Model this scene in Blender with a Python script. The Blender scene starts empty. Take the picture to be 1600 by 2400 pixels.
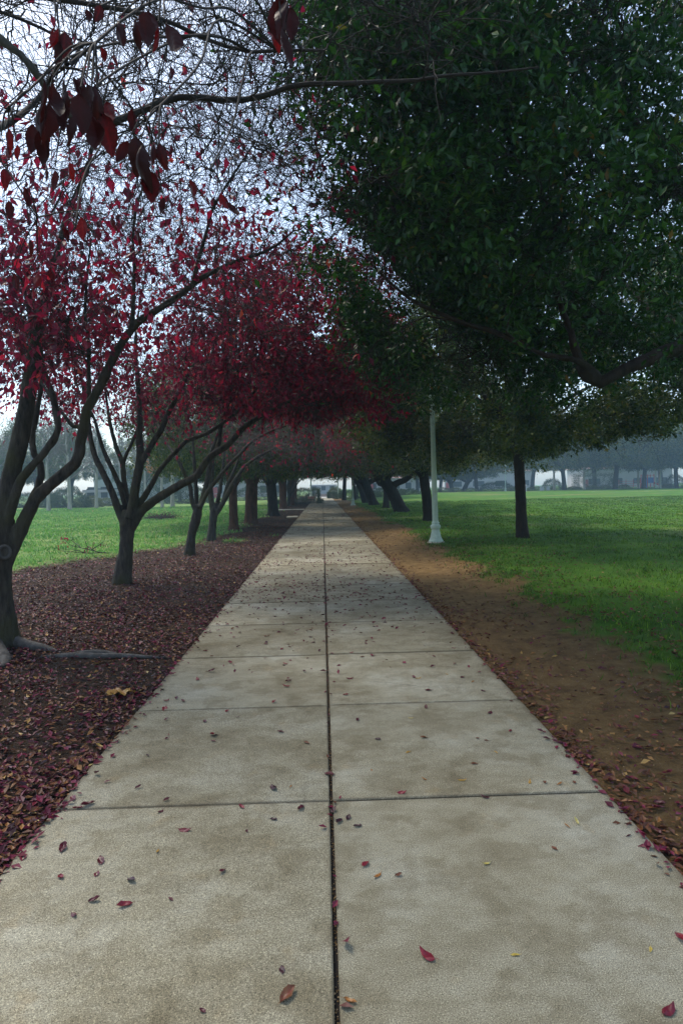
import bpy, math
import numpy as np
from mathutils import Matrix, Vector

# ---------------------------------------------------------------- camera, sky, sun, exposure
C = bpy.context.scene
CAM_H = 1.65
FPX = 1465.3                      # focal length in pixels of the 1600 x 2400 photograph
cd = bpy.data.cameras.new('camera')
cd.sensor_fit = 'VERTICAL'
cd.sensor_height = 36.0
cd.lens = 36.0 * FPX / 2400.0
cd.clip_start = 0.05
cd.clip_end = 2000
cam = bpy.data.objects.new('camera', cd)
C.collection.objects.link(cam)
YAW, PITCH, ROLL = math.radians(1.68), math.radians(2.26), math.radians(1.1)
ROT = Matrix.Rotation(-YAW, 3, 'Z') @ Matrix.Rotation(math.pi / 2 - PITCH, 3, 'X') @ Matrix.Rotation(-ROLL, 3, 'Z')
cam.matrix_world = Matrix.Translation((0, 0, CAM_H)) @ ROT.to_4x4()
C.camera = cam

SUN_EL, SUN_AZ = math.radians(58), math.radians(-42)      # azimuth measured from +Y towards +X
w = bpy.data.worlds.new('World')
C.world = w
w.use_nodes = True
nt = w.node_tree
nt.nodes.clear()
sky = nt.nodes.new('ShaderNodeTexSky')
sky.sky_type = 'NISHITA'
sky.sun_disc = False
sky.sun_elevation = SUN_EL
sky.sun_rotation = SUN_AZ
sky.air_density = 1.0
sky.dust_density = 1.6
sky.ozone_density = 1.5
hs = nt.nodes.new('ShaderNodeHueSaturation')
hs.inputs['Saturation'].default_value = 0.80
hs.inputs['Value'].default_value = 1.0
bg = nt.nodes.new('ShaderNodeBackground')
bg.inputs['Strength'].default_value = 0.130
wo = nt.nodes.new('ShaderNodeOutputWorld')
nt.links.new(sky.outputs[0], hs.inputs['Color'])
tn = nt.nodes.new('ShaderNodeMix')        # thin overcast: the blue washed towards a cool white
tn.data_type = 'RGBA'
tn.blend_type = 'MULTIPLY'
tn.inputs[0].default_value = 1.0
tn.inputs[7].default_value = (0.95, 1.0, 1.02, 1)
nt.links.new(hs.outputs[0], tn.inputs[6])
nt.links.new(tn.outputs[2], bg.inputs['Color'])
nt.links.new(bg.outputs[0], wo.inputs['Surface'])

sl = bpy.data.lights.new('sun', 'SUN')
sl.energy = 1.5
sl.angle = math.radians(20)
sl.color = (1.0, 0.90, 0.75)
sun = bpy.data.objects.new('sun', sl)
C.collection.objects.link(sun)
sdir = Vector((math.sin(SUN_AZ) * math.cos(SUN_EL), math.cos(SUN_AZ) * math.cos(SUN_EL), math.sin(SUN_EL)))
sun.rotation_euler = sdir.to_track_quat('Z', 'Y').to_euler()

C.view_settings.view_transform = 'Standard'
C.view_settings.look = 'None'
C.view_settings.exposure = 1.3
C.view_settings.gamma = 1.0
C.cycles.max_bounces = 6
C.cycles.diffuse_bounces = 3
C.cycles.glossy_bounces = 2
C.cycles.transmission_bounces = 4
C.cycles.volume_bounces = 0
C.cycles.use_denoising = True
try:
    C.cycles.denoiser = 'OPENIMAGEDENOISE'
    C.cycles.denoising_input_passes = 'RGB_ALBEDO_NORMAL'
except Exception:
    pass

rng = np.random.default_rng(11)
A = np.array
RN = np.array(ROT)


def W(px, py, d):
    """world point seen at photo pixel (px, py), d metres ahead of the camera"""
    v = A([(px - 800) / FPX * d, -(py - 1200) / FPX * d, -d])
    return RN @ v + A([0, 0, CAM_H])


def G(px, py, z=0.0):
    """world point of the ground at a photo pixel"""
    v = RN @ A([(px - 800) / FPX, -(py - 1200) / FPX, -1.0])
    t = (z - CAM_H) / v[2]
    return v * t + A([0, 0, CAM_H])


# ---------------------------------------------------------------- materials
def newmat(name):
    m = bpy.data.materials.new(name)
    m.use_nodes = True
    n = m.node_tree
    n.nodes.clear()
    out = n.nodes.new('ShaderNodeOutputMaterial')
    b = n.nodes.new('ShaderNodeBsdfPrincipled')
    n.links.new(b.outputs[0], out.inputs['Surface'])
    return m, n, b, out


def ramp(n, stops):
    r = n.nodes.new('ShaderNodeValToRGB')
    e = r.color_ramp.elements
    while len(e) < len(stops):
        e.new(0.5)
    for el, (p, c) in zip(e, stops):
        el.position = p
        el.color = (c[0], c[1], c[2], 1)
    return r


def noise(n, scale, detail=4, rough=0.6, vec=None, stretch=None, coord='Object'):
    t = n.nodes.new('ShaderNodeTexNoise')
    t.inputs['Scale'].default_value = scale
    t.inputs['Detail'].default_value = detail
    t.inputs['Roughness'].default_value = rough
    tc = n.nodes.new('ShaderNodeTexCoord')
    src = tc.outputs[coord]
    if stretch:
        mp = n.nodes.new('ShaderNodeMapping')
        mp.inputs['Scale'].default_value = stretch
        n.links.new(src, mp.inputs['Vector'])
        src = mp.outputs[0]
    n.links.new(src, t.inputs['Vector'])
    return t


def mixc(n, fac, a, b, mode='MIX'):
    m = n.nodes.new('ShaderNodeMix')
    m.data_type = 'RGBA'
    m.blend_type = mode
    for s, v in ((0, fac), (6, a), (7, b)):
        if hasattr(v, 'is_linked') or hasattr(v, 'links'):
            n.links.new(v, m.inputs[s])
        elif s == 0:
            m.inputs[0].default_value = v
        else:
            m.inputs[s].default_value = (v[0], v[1], v[2], 1)
    return m.outputs[2]


def bump(n, b, h, strength, dist):
    bp = n.nodes.new('ShaderNodeBump')
    bp.inputs['Strength'].default_value = strength
    bp.inputs['Distance'].default_value = dist
    n.links.new(h, bp.inputs['Height'])
    n.links.new(bp.outputs[0], b.inputs['Normal'])


def mth0(sock, k=0.55):
    q_ = sock.node.id_data.nodes.new('ShaderNodeMath')
    q_.operation = 'MULTIPLY'
    q_.inputs[1].default_value = k
    sock.node.id_data.links.new(sock, q_.inputs[0])
    return q_.outputs[0]


def attr(n, name):
    a = n.nodes.new('ShaderNodeAttribute')
    a.attribute_name = name
    return a.outputs['Fac']


def leaf_mat(name, stops, trans, rough=0.45, spec=0.4, tr_gain=1.6, tr_hue=None):
    """leaf: glossy diffuse front plus light passing through; colour varies leaf by leaf"""
    m, n, b, out = newmat(name)
    r = ramp(n, stops)
    n.links.new(attr(n, 'tint'), r.inputs[0])
    n.links.new(r.outputs[0], b.inputs['Base Color'])
    b.inputs['Roughness'].default_value = rough
    b.inputs['Specular IOR Level'].default_value = spec
    if trans > 0:
        t = n.nodes.new('ShaderNodeBsdfTranslucent')
        tc = tr_hue or (tr_gain, tr_gain, tr_gain)
        n.links.new(mixc(n, 1.0, r.outputs[0], tc, 'MULTIPLY'), t.inputs['Color'])
        mx = n.nodes.new('ShaderNodeMixShader')
        mx.inputs[0].default_value = trans
        n.links.new(b.outputs[0], mx.inputs[1])
        n.links.new(t.outputs[0], mx.inputs[2])
        n.links.new(mx.outputs[0], out.inputs['Surface'])
    return m


def bark_mat(name, dark, light, moss=None, scale=14.0, bs=0.7):
    m, n, b, out = newmat(name)
    t1 = noise(n, scale, 6, 0.65, stretch=(1, 1, 0.22))
    r = ramp(n, [(0.32, dark), (0.7, light)])
    n.links.new(t1.outputs[0], r.inputs[0])
    col = r.outputs[0]
    if moss:
        t2 = noise(n, 1.7, 4, 0.6)
        rr = ramp(n, [(0.47, (0, 0, 0)), (0.68, (1, 1, 1))])
        n.links.new(t2.outputs[0], rr.inputs[0])
        col = mixc(n, rr.outputs[0], col, moss)
    n.links.new(col, b.inputs['Base Color'])
    b.inputs['Roughness'].default_value = 0.85
    b.inputs['Specular IOR Level'].default_value = 0.2
    bump(n, b, t1.outputs[0], bs, 0.03)
    return m


def paint_mat(name, col, rough=0.5, metal=0.0, var=0.15, scale=9.0):
    m, n, b, out = newmat(name)
    t = noise(n, scale, 5, 0.6)
    r = ramp(n, [(0.3, [c * (1 - var) for c in col]), (0.7, [min(1, c * (1 + var)) for c in col])])
    n.links.new(t.outputs[0], r.inputs[0])
    n.links.new(r.outputs[0], b.inputs['Base Color'])
    b.inputs['Roughness'].default_value = rough
    b.inputs['Metallic'].default_value = metal
    bump(n, b, t.outputs[0], 0.1, 0.01)
    return m


M = {}
M['red_bark'] = bark_mat('dark_grey_bark', (0.012, 0.010, 0.008), (0.075, 0.060, 0.046), (0.045, 0.042, 0.016), 18, 1.0)
M['root_and_lit_bark'] = bark_mat('grey_root_and_lit_bark', (0.04, 0.036, 0.032), (0.12, 0.108, 0.095), None, 14)
M['oak_bark'] = bark_mat('dark_oak_bark', (0.012, 0.008, 0.006), (0.045, 0.029, 0.02), (0.02, 0.017, 0.009), 11, 0.9)
M['brown_bark'] = bark_mat('reddish_brown_bark', (0.035, 0.016, 0.009), (0.14, 0.062, 0.034), None, 12, 0.9)
M['pale_bark'] = bark_mat('pale_mottled_bark', (0.22, 0.2, 0.16), (0.5, 0.47, 0.4), None, 5, 0.3)
M['twig'] = bark_mat('grey_twig_bark', (0.014, 0.011, 0.010), (0.042, 0.035, 0.032), None, 6, 0.2)
M['lit_twig'] = bark_mat('lit_twig_bark', (0.055, 0.048, 0.045), (0.15, 0.13, 0.118), None, 6, 0.2)  # twig bark lightened, light from a sky gap put into its colour
M['pale_twig'] = bark_mat('pale_twig_bark', (0.12, 0.105, 0.095), (0.26, 0.23, 0.21), None, 6, 0.2)
M['red_leaf'] = leaf_mat('crimson_leaf', [(0.0, (0.026, 0.004, 0.009)), (0.35, (0.085, 0.005, 0.022)), (0.7, (0.17, 0.007, 0.033)), (0.93, (0.28, 0.014, 0.028)), (1.0, (0.40, 0.09, 0.025))], 0.45, 0.45, 0.3, tr_hue=(2.4, 1.6, 1.8))
M['near_leaf'] = leaf_mat('purple_brown_leaf', [(0.0, (0.018, 0.008, 0.006)), (0.5, (0.036, 0.007, 0.007)), (0.8, (0.12, 0.007, 0.009)), (1.0, (0.20, 0.012, 0.010))], 0.2, 0.55, 0.15, tr_hue=(2.2, 1.0, 1.2))
M['oak_leaf'] = leaf_mat('dark_green_leaf', [(0.0, (0.005, 0.022, 0.005)), (0.4, (0.014, 0.054, 0.009)), (0.8, (0.036, 0.10, 0.013)), (0.96, (0.085, 0.15, 0.02)), (1.0, (0.15, 0.09, 0.02))], 0.22, 0.38, 0.28, tr_hue=(1.5, 1.9, 0.7))
M['olive_leaf'] = leaf_mat('olive_green_leaf', [(0.0, (0.012, 0.030, 0.006)), (0.4, (0.042, 0.075, 0.011)), (0.85, (0.13, 0.145, 0.020)), (1.0, (0.22, 0.14, 0.03))], 0.28, 0.42, 0.28, tr_hue=(1.5, 1.6, 0.7))  # yellowing leaves, colour raised further to stand in for light through crown gaps
M['hedge_leaf'] = leaf_mat('hedge_leaf', [(0.0, (0.012, 0.03, 0.014)), (0.6, (0.035, 0.065, 0.024)), (1.0, (0.08, 0.11, 0.04))], 0.15, 0.5, 0.3)
M['scrub_leaf'] = leaf_mat('scrub_leaf', [(0.0, (0.05, 0.07, 0.02)), (0.6, (0.12, 0.14, 0.05)), (1.0, (0.22, 0.19, 0.09))], 0.15, 0.6, 0.2)
M['orange_leaf'] = leaf_mat('orange_autumn_leaf', [(0.0, (0.18, 0.05, 0.012)), (0.6, (0.42, 0.14, 0.02)), (1.0, (0.55, 0.26, 0.05))], 0.35, 0.5, 0.3)
M['litter'] = leaf_mat('fallen_leaf_mix', [(0.0, (0.030, 0.008, 0.008)), (0.28, (0.085, 0.007, 0.020)), (0.48, (0.18, 0.011, 0.036)), (0.52, (0.08, 0.024, 0.010)), (0.80, (0.13, 0.045, 0.015)), (0.93, (0.22, 0.09, 0.025)), (0.985, (0.32, 0.17, 0.045)), (1.0, (0.42, 0.31, 0.11))], 0.0, 0.5, 0.3)
M['grass'] = leaf_mat('grass_blade', [(0.0, (0.022, 0.060, 0.003)), (0.5, (0.062, 0.145, 0.006)), (0.9, (0.13, 0.23, 0.014)), (1.0, (0.20, 0.22, 0.06))], 0.3, 0.5, 0.3)
M['meadow'] = leaf_mat('meadow_blade', [(0.0, (0.06, 0.15, 0.03)), (0.5, (0.12, 0.29, 0.055)), (0.85, (0.22, 0.36, 0.09)), (1.0, (0.34, 0.29, 0.13))], 0.3, 0.5, 0.3)
M['lamp'] = paint_mat('pale_green_lamp_paint', (0.44, 0.55, 0.45), 0.45, 0.0, 0.12)
M['plinth'] = paint_mat('cream_concrete', (0.42, 0.38, 0.29), 0.85)
M['white'] = paint_mat('off_white_wall', (0.44, 0.41, 0.42), 0.8, 0, 0.06, 0.6)
M['roof'] = paint_mat('red_brown_roof', (0.26, 0.15, 0.13), 0.8, 0, 0.15, 1.5)
M['grey'] = paint_mat('grey_metal', (0.36, 0.37, 0.37), 0.6)
M['blue'] = paint_mat('blue_panel', (0.04, 0.17, 0.55), 0.5)
M['red'] = paint_mat('red_panel', (0.5, 0.06, 0.06), 0.5)
M['dark'] = paint_mat('dark_opening', (0.03, 0.035, 0.04), 0.4)
M['glass_globe'] = paint_mat('milky_lamp_globe', (0.75, 0.75, 0.7), 0.25, 0, 0.03)
M['brick'] = paint_mat('red_brick_pedestal', (0.24, 0.12, 0.09), 0.85, 0, 0.3, 18)


# ---------------------------------------------------------------- mesh helpers
def nrm(v):
    return v / np.maximum(np.linalg.norm(v, axis=-1, keepdims=True), 1e-9)


class MB:
    """collects vertices, triangles, quads and a per-vertex tint; builds ONE mesh object"""

    def __init__(s):
        s.v, s.f3, s.f4, s.t, s.n = [], [], [], [], 0

    def add(s, v, f3=None, f4=None, tint=None):
        v = np.asarray(v, float).reshape(-1, 3)
        if f3 is not None and len(f3):
            s.f3.append(np.asarray(f3).reshape(-1, 3) + s.n)
        if f4 is not None and len(f4):
            s.f4.append(np.asarray(f4).reshape(-1, 4) + s.n)
        s.t.append(np.full(len(v), 0.5) if tint is None else np.asarray(tint, float))
        s.v.append(v)
        s.n += len(v)

    def tubes(s, P, R, sides=6, cap=False):
        P = np.asarray(P, float)
        R = np.asarray(R, float)
        if P.ndim == 2:
            P, R = P[None], R[None]
        N, K, _ = P.shape
        T = nrm(np.gradient(P, axis=1))
        mt = nrm(T.mean(axis=1))
        ref = np.where(np.abs(mt[:, 2:3]) > 0.8, A([[1.0, 0, 0]]), A([[0, 0, 1.0]]))
        ref = nrm(np.cross(mt, ref))[:, None, :]
        U = nrm(ref - (ref * T).sum(-1, keepdims=True) * T)
        V = np.cross(T, U)
        a = np.arange(sides) * 2 * np.pi / sides
        ring = P[:, :, None] + R[:, :, None, None] * (np.cos(a)[:, None] * U[:, :, None] + np.sin(a)[:, None] * V[:, :, None])
        base = (np.arange(N) * K * sides)[:, None, None] + (np.arange(K - 1) * sides)[None, :, None]
        i = np.arange(sides)[None, None, :]
        j = (i + 1) % sides
        F = np.stack([base + i, base + j, base + sides + j, base + sides + i], -1).reshape(-1, 4)
        V_ = ring.reshape(-1, 3)
        F3 = None
        if cap:
            c0 = P[:, 0]
            c1 = P[:, -1]
            nb = N * K * sides
            V_ = np.concatenate([V_, c0, c1])
            b0 = (np.arange(N) * K * sides)[:, None]
            ii = np.arange(sides)[None]
            jj = (ii + 1) % sides
            f0 = np.stack([b0 + jj, b0 + ii, np.broadcast_to(nb + np.arange(N)[:, None], (N, sides))], -1)
            b1 = b0 + (K - 1) * sides
            f1 = np.stack([b1 + ii, b1 + jj, np.broadcast_to(nb + N + np.arange(N)[:, None], (N, sides))], -1)
            F3 = np.concatenate([f0.reshape(-1, 3), f1.reshape(-1, 3)])
        s.add(V_, F3, F)

    def scatter(s, tpl, pos, axis, size, tint, up=None, widen=None):
        """one copy of a small template (x across, y along the axis, z up) at every position"""
        tv, f3, f4 = tpl
        N = len(pos)
        D = nrm(axis)
        r = rng.normal(size=(N, 3)) if up is None else up
        X = nrm(np.cross(D, r))
        Z = np.cross(X, D)
        sz = np.broadcast_to(np.asarray(size, float), (N,))[:, None, None]
        wx = 1.0 if widen is None else widen[:, None, None]
        P = pos[:, None] + sz * (tv[None, :, 0:1] * X[:, None] * wx + tv[None, :, 1:2] * D[:, None] + tv[None, :, 2:3] * Z[:, None])
        k = len(tv)
        off = (np.arange(N) * k)[:, None, None]
        s.add(P.reshape(-1, 3), None if f3 is None else (f3[None] + off), None if f4 is None else (f4[None] + off), np.repeat(tint, k))

    def box(s, lo, hi, rot=0.0, ctr=None):
        lo, hi = A(lo, float), A(hi, float)
        v = A([[x, y, z] for z in (lo[2], hi[2]) for y in (lo[1], hi[1]) for x in (lo[0], hi[0])])
        if rot:
            c = A(ctr if ctr is not None else (lo + hi) / 2)
            q = v - c
            cs, sn = math.cos(rot), math.sin(rot)
            v = np.stack([q[:, 0] * cs - q[:, 1] * sn, q[:, 0] * sn + q[:, 1] * cs, q[:, 2]], -1) + c
        s.add(v, None, [[0, 2, 3, 1], [4, 5, 7, 6], [0, 1, 5, 4], [2, 6, 7, 3], [0, 4, 6, 2], [1, 3, 7, 5]])

    def lathe(s, prof, n=16, flute=None, ctr=(0, 0, 0)):
        """profile [(radius, z)], flute: depth of fluting per profile ring"""
        k = len(prof)
        a = np.arange(n) * 2 * np.pi / n
        v = []
        for q, (r, z) in enumerate(prof):
            rr = np.full(n, r)
            if flute is not None and flute[q]:
                rr = rr * (1 - flute[q] * (np.arange(n) % 2))
            v.append(np.stack([rr * np.cos(a), rr * np.sin(a), np.full(n, z)], -1))
        v = np.concatenate(v) + A(ctr)
        f = []
        for q in range(k - 1):
            for i in range(n):
                j = (i + 1) % n
                f.append([q * n + i, q * n + j, (q + 1) * n + j, (q + 1) * n + i])
        nb = k * n
        v = np.concatenate([v, [A(ctr) + A([0, 0, prof[0][1]]), A(ctr) + A([0, 0, prof[-1][1]])]])
        f3 = [[(i + 1) % n, i, nb] for i in range(n)] + [[(k - 1) * n + i, (k - 1) * n + (i + 1) % n, nb + 1] for i in range(n)]
        s.add(v, f3, f)

    def build(s, name, mat, parent=None, smooth=False, origin=None):
        V = np.concatenate(s.v)
        if origin is not None:
            V = V - A(origin)
        f3 = np.concatenate(s.f3) if s.f3 else np.zeros((0, 3), int)
        f4 = np.concatenate(s.f4) if s.f4 else np.zeros((0, 4), int)
        me = bpy.data.meshes.new(name)
        me.vertices.add(len(V))
        me.vertices.foreach_set('co', V.astype(np.float32).ravel())
        me.loops.add(f3.size + f4.size)
        me.loops.foreach_set('vertex_index', np.concatenate([f3.ravel(), f4.ravel()]).astype(np.int32))
        me.polygons.add(len(f3) + len(f4))
        me.polygons.foreach_set('loop_start', np.concatenate([np.arange(len(f3)) * 3, f3.size + np.arange(len(f4)) * 4]).astype(np.int32))
        me.polygons.foreach_set('use_smooth', np.full(len(f3) + len(f4), smooth))
        at = me.attributes.new('tint', 'FLOAT', 'POINT')
        at.data.foreach_set('value', np.concatenate(s.t).astype(np.float32))
        me.update(calc_edges=True)
        me.materials.append(mat)
        o = bpy.data.objects.new(name, me)
        C.collection.objects.link(o)
        if parent is not None:
            o.parent = parent
        elif origin is not None:
            o.location = origin
        return o


def tag(o, label=None, cat=None, group=None, kind=None):
    for k, v in (('label', label), ('category', cat), ('group', group), ('kind', kind)):
        if v:
            o[k] = v
    return o


def thing(name, loc, label, cat, group=None, rotz=0.0):
    o = bpy.data.objects.new(name, None)
    C.collection.objects.link(o)
    o.empty_display_size = 0.2
    o.location = loc
    o.rotation_euler = (0, 0, rotz)
    return tag(o, label, cat, group)


def copy_tree(root, loc, rotz=0.0, scale=(1, 1, 1), label=None, group=None, mats=None):
    r = root.copy()
    C.collection.objects.link(r)
    r.location = loc
    r.rotation_euler = (0, 0, rotz)
    r.scale = scale
    if label:
        r['label'] = label
    if group:
        r['group'] = group
    for ch in list(root.children):
        c = ch.copy()
        C.collection.objects.link(c)
        c.parent = r
        if mats:
            k = ch.name.split('.')[0]
            if k in mats:
                c.material_slots[0].link = 'OBJECT'
                c.material_slots[0].material = mats[k]
        for g in ch.children:
            d = g.copy()
            C.collection.objects.link(d)
            d.parent = c
    return r


def spline(pts, K):
    """Catmull-Rom through control points, K samples even in length"""
    p = np.asarray(pts, float)
    if len(p) == 2:
        return p[0] + (p[1] - p[0]) * np.linspace(0, 1, K)[:, None]
    q = np.vstack([2 * p[0] - p[1], p, 2 * p[-1] - p[-2]])
    out = []
    for i in range(1, len(q) - 2):
        t = np.linspace(0, 1, 9)[:-1, None]
        a, b, c, d = q[i - 1], q[i], q[i + 1], q[i + 2]
        out.append(0.5 * (2 * b + (c - a) * t + (2 * a - 5 * b + 4 * c - d) * t ** 2 + (3 * b - a - 3 * c + d) * t ** 3))
    out = np.vstack(out + [p[-1:]])
    L = np.concatenate([[0], np.cumsum(np.linalg.norm(np.diff(out, axis=0), axis=1))])
    u = np.linspace(0, L[-1], K)
    return np.stack([np.interp(u, L, out[:, k]) for k in range(3)], -1)


def vnoise(x, y, sc, seed=0):
    """smooth pseudo-noise in about -1..1"""
    r = np.random.default_rng(seed)
    z = 0
    for k in range(9):
        a = r.uniform(0, 2 * np.pi)
        f = sc * 2 * np.pi * r.uniform(0.5, 1.9)
        z = z + np.sin(f * (x * np.cos(a) + y * np.sin(a)) + r.uniform(0, 6.28))
    return z / 4.2


def sstep(a, b, x):
    t = np.clip((x - a) / (b - a), 0, 1)
    return t * t * (3 - 2 * t)


def leaf_tpl(wd=0.5, fold=0.08, tipz=-0.06):
    v = A([[0, 0, 0], [-wd / 2, .42, fold], [wd / 2, .42, fold], [0, 1, tipz], [0, .45, 0]])
    return v, A([[0, 4, 1], [4, 3, 1], [0, 2, 4], [4, 2, 3]]), None


def kite_tpl(wd=0.42):
    return A([[0, 0, 0], [wd / 2, .48, .05], [0, 1, 0], [-wd / 2, .48, .05]]), None, A([[0, 1, 2, 3]])


def fine_leaf(wd=0.5, curl=0.25, cup=0.12, twist=0.15, stalk=0.28, seed=0, K=15, S=7, rag=0.05, crumple=0.012):
    """a single modelled leaf: stalk, pointed blade with midrib and side veins, cupped, curled, ragged and crumpled.
    Last value: how much each vertex is vein (for the tint)"""
    r = np.random.default_rng(seed)
    y = np.linspace(0, 1, K)
    hw = np.interp(y, [0, .06, .16, .3, .45, .6, .75, .88, .96, 1.0], [.01, .16, .34, .47, .5, .46, .36, .2, .08, .004]) * wd
    ph = r.uniform(0, 6.28, 4)
    v, vein = [], []
    s_ = np.linspace(-1, 1, S)
    for k in range(K):
        tw = twist * (y[k] - .5)
        for q, sx in enumerate(s_):
            edge = abs(sx) > .99
            x = sx * hw[k] * (1 + (r.uniform(-rag, rag) * 2 if edge else 0)) + .03 * math.sin(3 * y[k] + ph[0])
            z = curl * (y[k] - .3) ** 2 - curl * .09 + cup * abs(sx) ** 1.5 * hw[k] * (1.6 + .5 * math.sin(5 * y[k] + ph[1] * (1 if sx > 0 else 2))) + tw * x
            z += crumple * math.sin(9 * y[k] + ph[2] + 3 * sx) + r.normal() * .004
            if abs(sx) > .2:
                z += .008 * math.cos(2 * math.pi * (y[k] * 6.5 - 1.1 * abs(sx)))
            v.append([x, y[k], z])
            vein.append(1.0 if abs(sx) < .05 else (.7 if math.cos(2 * math.pi * (y[k] * 6.5 - 1.1 * abs(sx))) > .7 else 0.0) - (.6 if edge else 0))
    f = [[k * S + i, k * S + i + 1, k * S + i + S + 1, k * S + i + S] for k in range(K - 1) for i in range(S - 1)]
    n = len(v)
    z0 = v[S // 2][2]
    for p in ([0, 0.02, z0], [0.02, -stalk * .5, z0 + .03], [0.05, -stalk, z0 + .015]):
        v += [[p[0] - .012, p[1], p[2]], [p[0] + .012, p[1], p[2]], [p[0], p[1], p[2] + .018]]
        vein += [.5] * 3
    for q in range(2):
        for i in range(3):
            j = (i + 1) % 3
            f.append([n + q * 3 + i, n + q * 3 + j, n + q * 3 + 3 + j, n + q * 3 + 3 + i])
    return A(v), A(vein), A(f)


def sample_lines(P, R, t):
    """points, tangents, radii at parameter t (one per line)"""
    N, K, _ = P.shape
    u = np.clip(t, 0, 1) * (K - 1)
    i = np.minimum(u.astype(int), K - 2)
    fr = (u - i)[:, None]
    n = np.arange(N)
    a, b = P[n, i], P[n, i + 1]
    return a + (b - a) * fr, nrm(b - a), R[n, i] * (1 - fr[:, 0]) + R[n, i + 1] * fr[:, 0]


def spawn(P, R, n, t0, t1, ang, L, K, wob, up, r0, r1, rfac=0.75, clampL=None):
    """n side shoots on every line"""
    N = len(P)
    idx = np.repeat(np.arange(N), n)
    t = rng.uniform(t0, t1, len(idx))
    p, T, rad = sample_lines(P[idx], R[idx], t)
    q = rng.normal(size=p.shape)
    q = nrm(q - (q * T).sum(-1, keepdims=True) * T)
    a = rng.uniform(ang[0], ang[1], len(idx))[:, None]
    d = np.cos(a) * T + np.sin(a) * q
    ln = rng.uniform(L[0], L[1], len(idx))
    if clampL is not None:
        ln = ln * (1 - clampL * t)
    step = (ln / (K - 1))[:, None]
    out = [p]
    for k in range(K - 1):
        d = nrm(d + rng.normal(size=d.shape) * wob + A([0, 0, up]))
        out.append(out[-1] + d * step)
    Pn = np.stack(out, 1)
    rs = np.minimum(rad * rfac, r0)
    Rn = rs[:, None] + (np.minimum(r1, rs)[:, None] - rs[:, None]) * np.linspace(0, 1, K)[None]
    return Pn, Rn


def attach(nodes, tans, rads, targets, K=7, wob=0.06, r1=0.004, rk=0.010, rise=0.45, rfac=0.65):
    """branches grow outwards: every target joins the nearest wood there is, limbs first and then earlier branches"""
    n0 = len(nodes)
    cap = n0 + len(targets) * K
    nd, tn_, rd, use = np.full((cap, 3), 1e6), np.zeros((cap, 3)), np.zeros(cap), np.zeros(cap)
    nd[:n0], tn_[:n0], rd[:n0] = nodes, tans, rads
    near = A([np.min(np.linalg.norm(nodes - t, axis=1)) for t in targets])
    P, R, cnt = [], [], n0
    t = np.linspace(0, 1, K)[:, None]
    for q in np.argsort(near):
        tg = targets[q]
        d = tg - nd[:cnt]
        L = np.linalg.norm(d, axis=1)
        # going on the same way as the parent is cheaper than doubling back; thin parents cost more
        cost = L * (1 - 0.35 * (d * tn_[:cnt]).sum(1) / np.maximum(L, 1e-6)) + 0.22 * use[:cnt] + 0.10 * (rd[:cnt] < .009) + rng.uniform(0, 0.12, cnt)
        k = int(np.argmin(cost))
        a, ln = nd[k].copy(), max(L[k], 0.05)
        m = a + (tn_[k] * rise + A([0, 0, 0.12])) * ln * 0.8 + (tg - a) * 0.25
        c = (1 - t) ** 2 * a + 2 * t * (1 - t) * m + t ** 2 * tg
        c[1:-1] += rng.normal(size=(K - 2, 3)) * wob * ln * 0.35
        r0 = max(min(rd[k] * rfac, 0.004 + rk * ln), r1)
        r = r0 + (r1 - r0) * t[:, 0] ** 0.8
        P.append(c)
        R.append(r)
        use[max(0, k - 1):k + 2] += 1
        nd[cnt:cnt + K - 1] = c[1:]
        tn_[cnt:cnt + K - 1] = nrm(np.diff(c, axis=0))
        rd[cnt:cnt + K - 1] = r[1:]
        cnt += K - 1
    return A(P), A(R)


def limb_nodes(limbs, frm=0.35):
    n, t, r = [], [], []
    for P, R in limbs:
        T = nrm(np.gradient(P, axis=0))
        k0 = int(len(P) * frm)
        n.append(P[k0:]); t.append(T[k0:]); r.append(R[k0:])
    return np.vstack(n), np.vstack(t), np.concatenate(r)


def solid_wood(name, mat, parent, origin, lines, voxel, disp=0.02, scale=0.12, sides=12):
    """trunk and limbs fused into one continuous skin with rough bark"""
    b = MB()
    for P, R in lines:
        b.tubes(P, R, sides, cap=True)
    o = b.build(name, mat, parent, True, origin)
    m = o.modifiers.new('fuse', 'REMESH')
    m.mode = 'VOXEL'
    m.voxel_size = voxel
    m.use_smooth_shade = True
    s = o.modifiers.new('soften', 'SMOOTH')
    s.factor = 0.5
    s.iterations = 3
    if disp:
        tx = bpy.data.textures.new('bark_relief', 'CLOUDS')
        tx.noise_scale = scale
        tx.noise_depth = 3
        dm = o.modifiers.new('relief', 'DISPLACE')
        dm.texture = tx
        dm.texture_coords = 'LOCAL'
        dm.strength = disp
        dm.mid_level = 0.5
    return o


def split_lines(lines, rmin):
    """thick stretches for the trunk mesh, thin remainders for the branches"""
    thick, thin = [], []
    for P, R in lines:
        k = int(np.argmax(R < rmin)) if (R < rmin).any() else len(R)
        if k >= 3:
            thick.append((P[:k], R[:k]))
        if k < len(R):
            s = max(k - 1, 0)
            if len(R) - s >= 2:
                thin.append((P[s:], R[s:]))
    return thick, thin


# ---------------------------------------------------------------- ground
def right_edge(y):
    return np.clip(2.78 + 0.035 * (y - 5), 2.7, 3.12) + 0.16 * vnoise(y, y * 0, 0.22, 5) + 0.07 * vnoise(y, y * 0, 0.9, 6)


def left_edge(y):
    b = np.interp(y, [-5, 6, 10.5, 13.4, 16, 19, 24, 34, 60, 110], [-9.5, -9.0, -7.6, -6.6, -5.3, -4.15, -3.9, -3.7, -3.9, -4.2])
    return b + 0.28 * vnoise(y, y * 0, 0.18, 8)


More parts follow.
